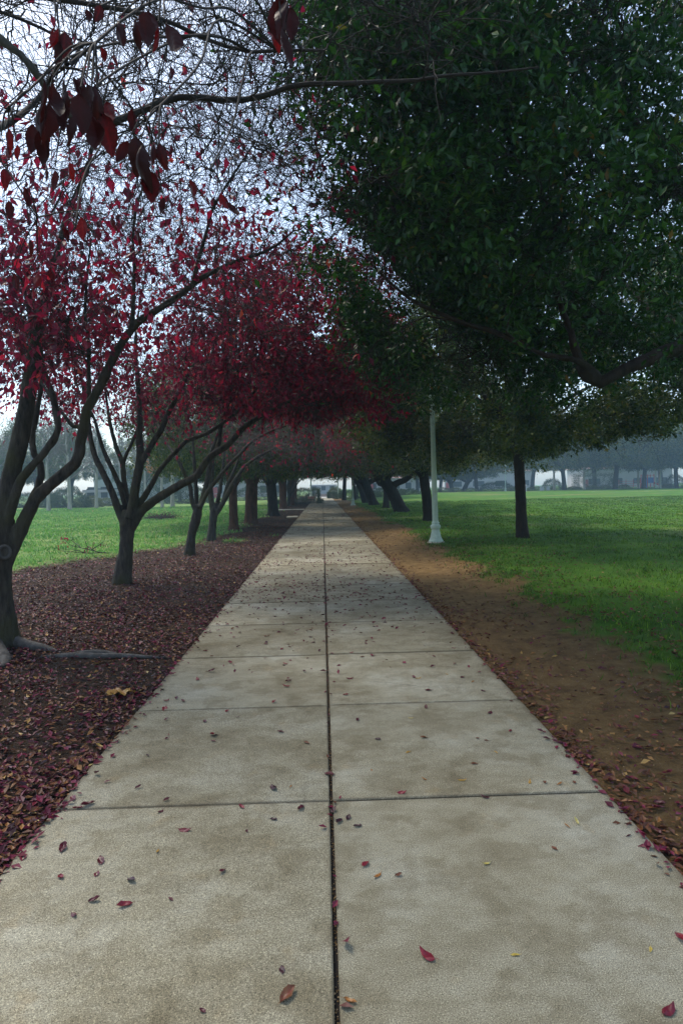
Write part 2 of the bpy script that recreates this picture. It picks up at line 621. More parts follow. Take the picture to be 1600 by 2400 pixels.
def grass_cov(x, y):
    n = 0.35 * vnoise(x, y, 0.55, 3) + 0.15 * vnoise(x, y, 1.7, 4)
    r = sstep(-0.10, 0.22, x - right_edge(y) + n * 0.9 + 0.16 * vnoise(x, y, 3.1, 91))
    l = sstep(-0.5, 0.6, left_edge(y) - x + n * 0.9)
    patch = sstep(0.25, 0.75, vnoise(x, y, 0.30, 17)) * sstep(18, 21, y) * (1 - sstep(27, 30, y)) * (x < -1.55) * 0.6
    return np.clip(np.maximum(np.maximum(r * (x > 0), l * (x < 0)), patch), 0, 1)


def gh(x, y):
    x, y = np.asarray(x, float), np.asarray(y, float)
    h = -0.022 + 0.012 * vnoise(x, y, 0.35, 1) + 0.006 * vnoise(x, y, 1.3, 2)
    far = sstep(1.6, 3.6, np.abs(x))
    h = h + far * (0.05 + 0.05 * vnoise(x, y, 0.06, 9)) + 0.40 * sstep(22, 112, y) * sstep(4, 14, x)
    return np.where((np.abs(x) < 1.42) & (y < 106), -0.07, h)


def axis(lo, hi, step, outlo, outhi, k):
    a = np.arange(lo, hi + 1e-6, step)
    g1 = lo - np.geomspace(step, lo - outlo, k)[::-1]
    g2 = hi + np.geomspace(step, outhi - hi, k)
    return np.concatenate([g1, a, g2])


xs = axis(-13, 13, 0.11, -420, 420, 46)
ys = axis(-4, 42, 0.14, -60, 420, 50)
X, Y = np.meshgrid(xs, ys)
gm = MB()
nx, ny = len(xs), len(ys)
ii = (np.arange(ny - 1)[:, None] * nx + np.arange(nx - 1)[None]).ravel()
gm.add(np.stack([X, Y, gh(X, Y)], -1), None, np.stack([ii, ii + 1, ii + nx + 1, ii + nx], -1))
m, n, b, out = newmat('park_ground')
soil = ramp(n, [(0.3, (0.020, 0.011, 0.007)), (0.55, (0.045, 0.026, 0.014)), (0.8, (0.085, 0.05, 0.026))])
t1 = noise(n, 9, 8, 0.7)
n.links.new(t1.outputs[0], soil.inputs[0])
sand = ramp(n, [(0.3, (0.085, 0.050, 0.020)), (0.5, (0.19, 0.115, 0.042)), (0.75, (0.30, 0.20, 0.085))])
t2 = noise(n, 5, 9, 0.72)
n.links.new(t2.outputs[0], sand.inputs[0])
turf = ramp(n, [(0.28, (0.022, 0.060, 0.004)), (0.5, (0.055, 0.14, 0.007)), (0.75, (0.11, 0.21, 0.015))])
t3 = noise(n, 0.8, 10, 0.75)
n.links.new(t3.outputs[0], turf.inputs[0])
thatch = ramp(n, [(0.52, (0, 0, 0)), (0.72, (1, 1, 1))])
t5 = noise(n, 0.11, 5, 0.6, stretch=(1, 1.6, 1))
n.links.new(t5.outputs[0], thatch.inputs[0])
turf_c = mixc(n, thatch.outputs[0], turf.outputs[0], (0.20, 0.19, 0.07))
c1 = mixc(n, attr(n, 'sand'), soil.outputs[0], sand.outputs[0])
t6 = noise(n, 1.3, 9, 0.75)
mead = ramp(n, [(0.3, (0.06, 0.12, 0.025)), (0.5, (0.13, 0.23, 0.05)), (0.62, (0.22, 0.24, 0.08)), (0.75, (0.26, 0.19, 0.09))])
n.links.new(t6.outputs[0], mead.inputs[0])
turf_c = mixc(n, attr(n, 'meadow'), turf_c, mead.outputs[0])
c2 = mixc(n, attr(n, 'turf'), c1, turf_c)
n.links.new(c2, b.inputs['Base Color'])
b.inputs['Roughness'].default_value = 0.95
b.inputs['Specular IOR Level'].default_value = 0.14
t4 = noise(n, 45, 8, 0.7)
bump(n, b, t4.outputs[0], 1.0, 0.035)
ground = gm.build('ground', m, None, True)
tag(ground, kind='structure')
fx, fy = X.ravel(), Y.ravel()
for nm, val in (('turf', grass_cov(fx, fy)), ('meadow', (fx < 0) * 1.0), ('sand', (fx > 1.2) * sstep(-0.25, 0.35, 3.4 - fx) * (0.72 + 0.28 * sstep(5.0, 12, fy + 0.8 * vnoise(fx, fy, 0.4, 12))))):  # less sand near the camera: the oak's shade put into the dirt colour
    at = ground.data.attributes.new(nm, 'FLOAT', 'POINT')
    at.data.foreach_set('value', np.asarray(val, np.float32))

# ---------------------------------------------------------------- concrete footpath
XL, XR, SEAM = -1.43, 1.475, 0.012
ROW0, SLAB, GAP = 3.237, 1.45, 0.008
pm = MB()
for k in range(-4, 71):
    y0, y1 = ROW0 + SLAB * (k - 1), ROW0 + SLAB * k
    for xa, xb in ((XL, SEAM - 0.009), (SEAM + 0.009, XR)):
        dz = rng.normal() * 0.0022
        tone = rng.random()
        e = GAP
        # chamfered slab with a slightly worn, wavy top edge
        n1 = 14
        xsn, ysn = np.linspace(xa, xb, n1), np.linspace(y0 + e, y1 - e, n1)
        GX, GY = np.meshgrid(xsn, ysn)
        edge = np.minimum(np.minimum(GX - xa, xb - GX), np.minimum(GY - y0 - e, y1 - e - GY))
        top = np.stack([GX, GY, np.full_like(GX, dz)], -1).reshape(-1, 3)
        # inset the outermost ring to make the arris
        ring_x = np.where(GX == xsn[0], 0.006, np.where(GX == xsn[-1], -0.006, 0)).ravel()
        ring_y = np.where(GY == ysn[0], 0.006, np.where(GY == ysn[-1], -0.006, 0)).ravel()
        top[:, 0] += ring_x
        top[:, 1] += ring_y
        q = (np.arange(n1 - 1)[:, None] * n1 + np.arange(n1 - 1)[None]).ravel()
        pm.add(top, None, np.stack([q, q + 1, q + n1 + 1, q + n1], -1), np.full(len(top), tone))
        i6 = 0.006
        c_top = A([[xa + i6, y0 + e + i6, dz], [xb - i6, y0 + e + i6, dz], [xb - i6, y1 - e - i6, dz], [xa + i6, y1 - e - i6, dz]])
        c_mid = A([[xa, y0 + e, dz - i6], [xb, y0 + e, dz - i6], [xb, y1 - e, dz - i6], [xa, y1 - e, dz - i6]])
        c_low = c_mid - A([0, 0, 0.09])
        v = np.concatenate([c_top, c_mid, c_low])
        f = []
        for r_ in (0, 4):
            for i in range(4):
                j = (i + 1) % 4
                f.append([r_ + j, r_ + i, r_ + 4 + i, r_ + 4 + j])
        pm.add(v, None, f, np.full(12, tone))
m, n, b, out = newmat('brushed_concrete')
base = ramp(n, [(0.32, (0.20, 0.174, 0.112)), (0.5, (0.285, 0.262, 0.188)), (0.68, (0.36, 0.346, 0.276))])
ta = noise(n, 1.1, 6, 0.62)
n.links.new(ta.outputs[0], base.inputs[0])
# damp and dirty patches with their own outlines
tb = noise(n, 3.4, 6, 0.6, stretch=(1, 1.0, 1))
pr = ramp(n, [(0.50, (1, 1, 1)), (0.575, (0.64, 0.60, 0.53)), (0.66, (0.82, 0.79, 0.73)), (0.76, (0.52, 0.47, 0.39))])
n.links.new(tb.outputs[0], pr.inputs[0])
c = mixc(n, 0.55, base.outputs[0], pr.outputs[0], 'MULTIPLY')
td = noise(n, 6.5, 4, 0.6, stretch=(0.8, 1.5, 1))
pd = ramp(n, [(0.42, (0.82, 0.80, 0.76)), (0.56, (1, 1, 1))])
n.links.new(td.outputs[0], pd.inputs[0])
c = mixc(n, 0.7, c, pd.outputs[0], 'MULTIPLY')
tr = noise(n, 4.3, 5, 0.6)
rr = ramp(n, [(0.60, (0, 0, 0)), (0.76, (1, 1, 1))])
n.links.new(tr.outputs[0], rr.inputs[0])
c = mixc(n, mth0(rr.outputs[0]), c, (0.29, 0.225, 0.125))
te = noise(n, 210, 3, 0.8)
pe = ramp(n, [(0.33, (0.16, 0.15, 0.13)), (0.44, (0.80, 0.79, 0.77)), (0.57, (1.12, 1.12, 1.11)), (0.66, (2.2, 2.18, 2.1))])
n.links.new(te.outputs[0], pe.inputs[0])
c = mixc(n, 1.0, c, pe.outputs[0], 'MULTIPLY')
tv = n.nodes.new('ShaderNodeTexVoronoi')
tv.inputs['Scale'].default_value = 34
tcv = n.nodes.new('ShaderNodeTexCoord')
n.links.new(tcv.outputs['Object'], tv.inputs['Vector'])
pv = ramp(n, [(0.05, (0.45, 0.42, 0.38)), (0.12, (1, 1, 1))])
n.links.new(tv.outputs['Distance'], pv.inputs[0])
c = mixc(n, 0.8, c, pv.outputs[0], 'MULTIPLY')
tone_r = ramp(n, [(0.0, (0.80, 0.79, 0.75)), (0.5, (0.97, 0.96, 0.93)), (1.0, (1.12, 1.12, 1.12))])
n.links.new(attr(n, 'tint'), tone_r.inputs[0])
c = mixc(n, 1.0, c, tone_r.outputs[0], 'MULTIPLY')
# soil tracked over the outer edges and along the joints
sx = n.nodes.new('ShaderNodeSeparateXYZ')
n.links.new(tcv.outputs['Object'], sx.inputs[0])


def mth(op, a_, b_=None):
    q_ = n.nodes.new('ShaderNodeMath')
    q_.operation = op
    for i_, v_ in enumerate((a_, b_)):
        if v_ is None:
            continue
        if isinstance(v_, (int, float)):
            q_.inputs[i_].default_value = v_
        else:
            n.links.new(v_, q_.inputs[i_])
    return q_.outputs[0]


dl = mth('MINIMUM', mth('SUBTRACT', sx.outputs[0], XL), mth('SUBTRACT', XR, sx.outputs[0]))
ds = mth('ABSOLUTE', mth('SUBTRACT', sx.outputs[0], SEAM))
yy_ = mth('ABSOLUTE', mth('SUBTRACT', mth('FRACT', mth('ADD', mth('DIVIDE', mth('SUBTRACT', sx.outputs[1], ROW0), SLAB), 20.5)), 0.5))
dj = mth('MULTIPLY', yy_, SLAB)
tw = noise(n, 7, 6, 0.7)
thick_ = mth('MULTIPLY', mth('SUBTRACT', tw.outputs[0], 0.30), 0.26)
f1 = mth('SUBTRACT', 1.0, mth('DIVIDE', dl, mth('MAXIMUM', thick_, 0.004)))
f2 = mth('SUBTRACT', 1.0, mth('DIVIDE', mth('MINIMUM', ds, dj), mth('MAXIMUM', mth('MULTIPLY', thick_, 0.55), 0.004)))
fe = n.nodes.new('ShaderNodeClamp')
n.links.new(mth('MAXIMUM', f1, f2), fe.inputs[0])
c = mixc(n, mth('MULTIPLY', fe.outputs[0], 0.62), c, (0.085, 0.058, 0.032))
# hairline cracks
tk = n.nodes.new('ShaderNodeTexVoronoi')
tk.feature = 'DISTANCE_TO_EDGE'
tk.inputs['Scale'].default_value = 0.62
wv = mixc(n, 0.12, tcv.outputs['Object'], noise(n, 3.0, 6, 0.7).outputs['Color'])
n.links.new(wv, tk.inputs['Vector'])
ck = ramp(n, [(0.0, (1, 1, 1)), (0.004, (0, 0, 0))])
n.links.new(tk.outputs['Distance'], ck.inputs[0])
tm = noise(n, 0.55, 2, 0.5)
cm = ramp(n, [(0.56, (0, 0, 0)), (0.62, (1, 1, 1))])
n.links.new(tm.outputs[0], cm.inputs[0])
c = mixc(n, mth('MULTIPLY', mth('MULTIPLY', ck.outputs[0], cm.outputs[0]), 0.7), c, (0.06, 0.05, 0.035))
n.links.new(c, b.inputs['Base Color'])
b.inputs['Roughness'].default_value = 0.85
b.inputs['Specular IOR Level'].default_value = 0.25
bump(n, b, te.outputs[0], 0.35, 0.004)
path = pm.build('footpath', m)
tag(path, kind='structure')
# packed dirt in the joints
jm = MB()
jm.box((XL - 0.02, ROW0 - 5 * SLAB, -0.09), (XR + 0.02, ROW0 + 70 * SLAB, -0.028))
joint = jm.build('path_joint_soil', paint_mat('dark_joint_soil', (0.022, 0.016, 0.011), 0.95, 0, 0.4, 30))
tag(joint, kind='structure')
# the side path that crosses far down the walk, and the paving the walk ends in
sm_ = MB()
sm_.box((-9.0, 48.2, -0.06), (XL - 0.03, 50.0, -0.004))
tag(sm_.build('side_path', paint_mat('pale_side_concrete', (0.42, 0.39, 0.32), 0.85, 0, 0.1, 3)), kind='structure')
sm_ = MB()
sm_.box((-14, 104.8, -0.10), (16, 112, 0.006))
tag(sm_.build('plaza_paving', paint_mat('plaza_concrete', (0.42, 0.41, 0.38), 0.85, 0, 0.12, 2)), kind='structure')


# ---------------------------------------------------------------- grass
def blade_tpl(bend=0.35):
    return A([[-.09, 0, 0], [.09, 0, 0], [-.06, .55, bend * .25], [.06, .55, bend * .25], [0, 1, bend]]), A([[2, 3, 4]]), A([[0, 1, 3, 2]])


def grass_field(name, mat, x0, x1, y0, y1, cand, size, wmul, clump, lean, seed, bias=1.6):
    # candidates thin out with distance, blades there are wider so the cover stays closed
    y = y0 + (y1 - y0) * rng.random(cand) ** bias
    half = rng.uniform(0, 1, cand)
    x = x0 + (x1 - x0) * half
    keep = rng.random(cand) < grass_cov(x, y) * (0.45 + 0.55 * sstep(-0.6, 0.5, vnoise(x, y, clump, seed)))
    keep &= np.abs(x) < 3.0 + np.maximum(y, 2) * 0.75
    x, y = x[keep], y[keep]
    N = len(x)
    d = np.stack([rng.normal(size=N) * lean, rng.normal(size=N) * lean, np.ones(N)], -1)
    hgt = size * (0.6 + 0.8 * rng.random(N)) * (0.85 + 0.35 * vnoise(x, y, 0.5, seed + 1))
    tint = np.clip(0.45 + 0.24 * rng.normal(size=N) + 0.2 * vnoise(x, y, 0.25, seed + 2) + 0.2 * vnoise(x, y, 0.9, seed + 3), 0, 1)
    tint = np.where(rng.random(N) < 0.025, 1.0, np.minimum(tint, 0.9))
    b_ = MB()
    b_.scatter(blade_tpl(), np.stack([x, y, gh(x, y) - 0.004], -1), d, hgt, tint, widen=wmul * (0.7 + 0.085 * y))
    return tag(b_.build(name, mat), kind='stuff')


grass_field('lawn_grass', M['grass'], 2.0, 42, 2.0, 60, 420000, 0.065, 0.8, 0.7, 0.45, 31, 1.9)
def tufts(name, cand, seed):
    y = rng.uniform(3.5, 22, cand)
    x = right_edge(y) + rng.normal(size=cand) * .35 + .15
    c_ = vnoise(x, y, 2.2, seed)
    k = (c_ > .25) & (x > 2.1) & (rng.random(cand) < .25 + .6 * grass_cov(x, y))
    x, y = x[k], y[k]
    N = len(x)
    d = np.stack([rng.normal(size=N) * .5, rng.normal(size=N) * .5, np.ones(N)], -1)
    b_ = MB()
    b_.scatter(blade_tpl(.5), np.stack([x, y, gh(x, y) - .004], -1), d, rng.uniform(.035, .085, N), np.clip(.4 + .25 * rng.normal(size=N), 0, 1), widen=.55 + .05 * y)
    return tag(b_.build(name, M['grass']), kind='stuff')


tufts('border_grass', 26000, 95)
grass_field('meadow_grass', M['meadow'], -45, -1.5, 6, 62, 380000, 0.10, 0.75, 0.35, 0.5, 41, 1.5)


# ---------------------------------------------------------------- fallen leaves
def litter_density(x, y):
    cov = grass_cov(x, y)
    left = (x < XL) * (1 - cov) * (0.40 + 0.60 * sstep(-0.55, 0.25, vnoise(x, y, 0.4, 51) + .5 * vnoise(x, y, 1.5, 57)))
    left = left * np.interp(y, [0, 12, 20, 26, 60], [1.0, 1.0, 0.95, 0.6, 0.5])
    edge_l = (x < 0) * (cov > 0.3) * 0.06 * np.exp(-np.maximum(left_edge(y) - x, 0) / 2.5)
    re = right_edge(y)
    right = (x > XR) * (0.13 * (0.4 + sstep(-0.3, 0.6, vnoise(x, y, 0.5, 52))) + 0.45 * np.exp(-((x - XR - 0.06) / 0.10) ** 2) + 0.22 * np.exp(-((x - re) / 0.28) ** 2) * sstep(-0.6, 0.5, vnoise(x, y, 0.3, 53)))
    right = np.where(x > re + 0.3, 0.32 * np.exp(-(x - re) / 1.2) * (.4 + .9 * sstep(-.4, .5, vnoise(x, y, .6, 58))) + 0.016, right)
    on = (x >= XL) & (x <= XR)
    pd_ = np.interp(y, [3, 5, 7, 8.5, 11, 14, 18, 22, 30, 34, 45, 60], [0.0, 0.0, 0.012, 0.04, 0.085, 0.10, 0.055, 0.03, 0.035, 0.16, 0.15, 0.05])
    pd_ = pd_ * (1.75 - 0.45 * (x > 0.1)) * (0.4 + 1.0 * sstep(-0.5, 0.6, vnoise(x, y, 0.45, 54)))
    pd_ = pd_ + 0.30 * np.exp(-((x - XL) / 0.05) ** 2) + 0.22 * np.exp(-((XR - x) / 0.05) ** 2) + 0.05 * np.exp(-((x - SEAM) / 0.03) ** 2)
    return np.where(on, pd_, left + edge_l + right)


def lie_flat(x, y, N, tilt, lift):
    z = np.where((x >= XL) & (x <= XR), 0.003, gh(x, y) + 0.004)
    a = rng.uniform(0, 2 * np.pi, N)
    d = np.stack([np.cos(a), np.sin(a), rng.normal(size=N) * tilt], -1)
    up = nrm(np.stack([rng.normal(size=N) * tilt, rng.normal(size=N) * tilt, np.ones(N)], -1))
    # x across = axis x up keeps the blade facing the sky
    return np.stack([x, y, z + lift * np.where((x >= XL) & (x <= XR), .12, 1.0) * rng.random(N)], -1), d, up


cand = 520000
yy = 1.5 + 60 * rng.random(cand) ** 1.75
xx = rng.uniform(-1, 1, cand) * (2.2 + 0.62 * yy)
kk = rng.random(cand) < np.clip(litter_density(xx, yy), 0, 1) * (0.35 + 0.65 * (yy < 30))
xx, yy = xx[kk], yy[kk]
# brown crumbs and small pieces among whole leaves
N = len(xx)
pos, d, up = lie_flat(xx, yy, N, 0.28, 0.02)
on_path = (xx >= XL) & (xx <= XR)
pos[on_path, 2] -= 0.0
tint = rng.random(N) ** np.where(xx < 0, np.interp(yy, [3, 9], [0.95, 1.35]), 0.8)
tint = np.where(on_path, rng.choice([0.28, 0.36, 0.42, 0.45, 0.47, 0.48, 0.62], N) + rng.normal(size=N) * 0.03, tint)
brown = ((xx < XL) & (yy > 21) & (rng.random(N) < 0.75)) | ((xx > XR) & (rng.random(N) < 0.6))
tint = np.where(brown, rng.uniform(0.5, 0.95, N), tint)
tint = np.clip(tint, 0, 1)
size = rng.uniform(0.032, 0.062, N) * np.where(rng.random(N) < 0.4, 0.55, 1.0) * (1 + 0.014 * yy)
lm = MB()
lm.scatter(leaf_tpl(0.55, 0.16, 0.12), pos, d, size, tint, up=up)
fallen = tag(lm.build('fallen_leaves', M['litter']), kind='stuff')
# grit washed into the long joint and along the dirt strip
gN = 2600
gy = rng.uniform(1.5, 9, gN)
gx = np.where(rng.random(gN) < 0.5, SEAM + rng.normal(size=gN) * 0.006, rng.uniform(XR, 2.6, gN))
ok = np.abs(gx - SEAM) < 0.012
gz = np.where(ok, -0.024, gh(gx, gy) + 0.002)
gmb = MB()
gmb.scatter((A([[0, 0, .5], [.5, 0, 0], [0, .5, 0], [-.5, 0, 0], [0, -.5, 0]]), A([[1, 2, 0], [2, 3, 0], [3, 4, 0], [4, 1, 0]]), None),
            np.stack([gx, gy, gz], -1), np.tile([0, 1.0, 0], (gN, 1)), rng.uniform(0.003, 0.009, gN), rng.random(gN), up=np.tile([0, 0, 1.0], (gN, 1)))
tag(gmb.build('gravel_grit', leaf_mat('ochre_grit', [(0.0, (0.10, 0.06, 0.03)), (0.6, (0.3, 0.18, 0.07)), (1.0, (0.5, 0.36, 0.2))], 0, 0.8, 0.2)), kind='stuff')


# ---------------------------------------------------------------- red-leaved trees of the near row
def poly(pts, r, K=22, jit=0.0):
    """traced limb: [(px, py, depth)...] and radii in metres at its ends"""
    P = spline([W(*p) for p in pts], K)
    rr = np.interp(np.linspace(0, 1, K), np.linspace(0, 1, len(r)), r)
    return P, rr * (1 + 0.05 * np.sin(np.linspace(0, 9, K)) + (rng.normal(size=K) * 0.02))


def twiggery(P1, R1, n2, L2, n3, L3, up2=0.03, up3=0.05, t0=0.25, K2=6, K3=4, wob=0.16):
    P2, R2 = spawn(P1, R1, n2, t0, 1.0, (0.45, 1.1), L2, K2, wob, up2, 0.0058, 0.0018)
    P3, R3 = spawn(P2, R2, n3, 0.15, 1.0, (0.4, 1.1), L3, K3, wob, up3, 0.0030, 0.0011)
    return (P2, R2), (P3, R3)


def lines_mesh(b, P, R, sides):
    b.tubes(P, R, sides)


def crimson_crown(b, P3, per, keep, size, droop=0.9, spread=0.05):
    """leaves hanging from the twigs; keep(points) gives how leafy each place still is"""
    N = len(P3)
    idx = np.repeat(np.arange(N), per)
    t = rng.uniform(0.2, 1.0, len(idx))
    R0 = np.ones(P3.shape[:2])
    p, T, _ = sample_lines(P3[idx], R0[idx], t)
    k = rng.random(len(p)) < keep(p)
    p, T = p[k], T[k]
    p = p + rng.normal(size=p.shape) * spread * 0.4
    ax = T * 0.5 + rng.normal(size=p.shape) * 0.55 + A([0, 0, -droop])
    b.scatter(leaf_tpl(0.52, 0.11, -0.10), p, ax, rng.uniform(size[0], size[1], len(p)), np.clip(rng.beta(1.8, 1.9, len(p)), 0, 1))
    return len(p)


def red_tree(base, trunk, limbs, targets, leafy, label, group, voxel=0.016, n2=6, n3=7, per=5, size=(0.05, 0.085), L2=(0.45, 1.0), L3=(0.2, 0.5), rmin=0.02, frm=0.35, extra_thick=(), K1=8, t0=0.2, wood='red_bark', twig='twig'):
    o = tuple(base)
    root = thing('red_leaved_tree', o, label, 'tree', group)
    thick, thin = split_lines(limbs, rmin)
    solid_wood('trunk', M[wood], root, o, [trunk] + thick + list(extra_thick), voxel, 0.018, 0.10)
    nodes, tans, rads = limb_nodes(limbs, frm)
    P1, R1 = attach(nodes, tans, rads, targets, K1, 0.10, 0.004, 0.0055)
    (P2, R2), (P3, R3) = twiggery(P1, R1, n2, L2, n3, L3, t0=t0)
    b = MB()
    for P, R in thin:
        b.tubes(P, R, 6)
    b.tubes(P1, R1, 6)
    b.tubes(P2, R2, 4)
    b.tubes(P3, R3, 3)
    b.build('branches', M[twig], root, True, o)
    cr = MB()
    cnt = crimson_crown(cr, P3, per, leafy, size)
    cr.build('crown', M['red_leaf'], root, False, o)
    print('red tree', len(P1), len(P2), len(P3), 'leaves', cnt)
    return root


def dome(n, c, r, bottom, shell=0.55, top_bias=0.0):
    """points in a flattened dome, denser near its skin"""
    out = []
    while len(out) < n:
        v = rng.normal(size=3)
        v /= np.linalg.norm(v)
        q = rng.random() ** (1.0 / 3.0) * (1 - shell) + shell
        p = A(c) + v * A(r) * q * (1 + 0.10 * math.sin(3.1 * v[0] + 2 * v[1] * 3) + 0.06 * rng.normal())
        if p[2] > bottom + 0.25 * rng.random():
            out.append(p)
    return A(out)


# tree nearest the camera in view: trunk cut by the picture's edge, roots running to the path
D1 = 6.5
base1 = G(8, 1508)
base1[2] = 0
q = D1
trunk1 = poly([(2, 1545, q), (4, 1490, q), (0, 1420, q), (-3, 1340, q), (0, 1270, q), (6, 1215, q)], [0.235, 0.155, 0.132, 0.134, 0.140, 0.115])
limbs1 = [
    poly([(-4, 1290, q), (8, 1215, q), (20, 1144, q), (57, 986, q), (70, 900, q + .1), (82, 820, q + .1), (105, 700, q + .2), (128, 620, q + .2), (155, 515, q + .3), (185, 440, q + .3), (207, 390, q + .4), (225, 300, q + .4), (255, 190, q + .5)], [0.10, 0.098, 0.092, 0.088, 0.06, 0.042, 0.034, 0.026, 0.018, 0.010], 34),
    poly([(30, 1262, q + .15), (60, 1200, q + .2), (87, 1149, q + .3), (99, 1098, q + .35), (84, 1072, q + .4), (76, 1044, q + .45), (79, 1012, q + .5), (88, 960, q + .5), (96, 900, q + .6), (80, 800, q + .8), (60, 700, q + 1)], [0.05, 0.044, 0.040, 0.036, 0.030, 0.018, 0.010]),
    poly([(6, 1262, q - .02), (36, 1165, q - .06), (55, 1114, q - .08), (84, 1086, q - .1), (112, 1051, q - .1), (139, 1012, q - .1), (137, 998, q - .1), (128, 945, q - .05), (120, 915, q), (98, 856, q + .1), (92, 800, q + .2), (60, 690, q + .2), (30, 560, q + .3)], [0.06, 0.05, 0.042, 0.041, 0.036, 0.028, 0.018, 0.010], 28),
    poly([(8, 1335, q), (40, 1262, q), (63, 1212, q), (84, 1168, q), (112, 1142, q), (142, 1117, q), (176, 1087, q), (186, 1068, q), (189, 1037, q), (197, 1002, q), (204, 960, q), (224, 925, q), (247, 879, q), (275, 821, q), (321, 758, q), (373, 724, q), (425, 689, q), (459, 661, q), (499, 638, q), (562, 609, q), (608, 595, q), (648, 575, q), (689, 540, q)],
         [0.082, 0.078, 0.070, 0.062, 0.060, 0.058, 0.055, 0.050, 0.044, 0.038, 0.032, 0.024, 0.016, 0.010], 44),
    poly([(300, 785, q), (310, 750, q), (314, 672, q + .1), (316, 615, q + .1), (312, 560, q + .2), (322, 480, q + .2), (350, 400, q + .3)], [0.028, 0.025, 0.02, 0.014, 0.007]),
    poly([(452, 668, q), (468, 600, q - .1), (488, 529, q - .1), (499, 490, q - .1), (540, 420, q - .1), (600, 330, q - .1)], [0.024, 0.018, 0.014, 0.007]),
    poly([(205, 962, q), (209, 902, q + .1), (207, 787, q + .2), (200, 745, q + .2), (205, 640, q + .3), (215, 560, q + .4)], [0.03, 0.024, 0.016, 0.008]),
    poly([(204, 985, q), (178, 1003, q + .02), (150, 972, q + .1), (135, 952, q + .2), (100, 900, q + .5), (40, 800, q + .8)], [0.024, 0.02, 0.016, 0.008]),
]
limbs1 = [(P_, R_ * .9) for P_, R_ in limbs1]
knot = poly([(8, 1296, q - .10), (12, 1294, q - .19)], [0.072, 0.058], 4)
nod = (0, 0)
t1 = dome(190, (-2.2, 6.9, 4.9), (2.9, 2.6, 2.2), 3.1, 0.35)
t1b = A([W(rng.uniform(-60, 230), rng.uniform(520, 860), q + rng.uniform(-.9, 1.2)) for _ in range(46)])
t1c = A([W(rng.uniform(150, 720), rng.uniform(-20, 520), q + rng.uniform(-.8, 1.6)) for _ in range(80)])


def leafy1(p):
    low = 1 - sstep(3.5, 4.7, p[:, 2])
    leftness = 1 - sstep(-2.7, -1.5, p[:, 0])
    clump = sstep(-0.15, 0.6, vnoise(p[:, 0] + p[:, 2] * 0.7, p[:, 1] - p[:, 2] * 0.6, 0.8, 61))
    return np.clip(0.33 * low * (0.2 + 0.8 * leftness) * (0.2 + clump) + 0.075 * (1 - sstep(4.2, 6.0, p[:, 2])) + 0.006, 0, 1)


tree1 = red_tree(base1, trunk1, limbs1, np.vstack([t1, t1b, t1c]), leafy1, 'dark multi-stemmed tree with a round knot hole and grey surface roots', None,
                 0.014, 6, 5, 6, (0.075, 0.12), extra_thick=[knot])
rb = MB()
for pts, r in (
    ([(20, 1470, 6.5), (60, 1482, 6.45), (110, 1486, 6.4), (145, 1505, 6.35)], [0.085, 0.062, 0.045, 0.012]),
    ([(-20, 1500, 6.3), (-2, 1512, 6.1), (14, 1538, 5.9), (-6, 1572, 5.7)], [0.11, 0.085, 0.055, 0.012]),
    ([(95, 1520, 6.12), (150, 1511, 6.18), (215, 1513, 6.18), (290, 1505, 6.22), (350, 1508, 6.2), (400, 1512, 6.2)], [0.014, 0.036, 0.032, 0.026, 0.018, 0.008]),
    ([(170, 1500, 6.3), (240, 1495, 6.3), (285, 1503, 6.25), (300, 1512, 6.2)], [0.014, 0.030, 0.030, 0.010]),
):
    P = spline([W(*p) for p in pts], 18)
    P[:, 2] = np.maximum(gh(P[:, 0], P[:, 1]), 0) + np.interp(np.linspace(0, 1, 18), [0, .5, 1], [.05 if r[0] > .05 else .004, .022, -.006])
    R = np.interp(np.linspace(0, 1, 18), np.linspace(0, 1, len(r)), r)
    rm = MB()
    rm.tubes(P, R, 10, cap=True)
    rm.build('root', M['root_and_lit_bark'], tree1, True, tuple(base1))
# ring of the old cut round the knot hole
km = MB()
kc, kv = W(12, 1294, D1 - .19), nrm(W(12, 1294, D1 - .6) - W(12, 1294, D1 - .19))
kx = nrm(np.cross(kv, A([0, 0, 1.0])))
ky = np.cross(kx, kv)
th = np.linspace(0, 2 * np.pi, 25)
loop = kc + 0.048 * np.cos(th)[:, None] * kx + 0.062 * np.sin(th)[:, None] * ky
km.tubes(loop, np.full(25, 0.017), 7)
km.build('knot', M['root_and_lit_bark'], tree1, True, tuple(base1))

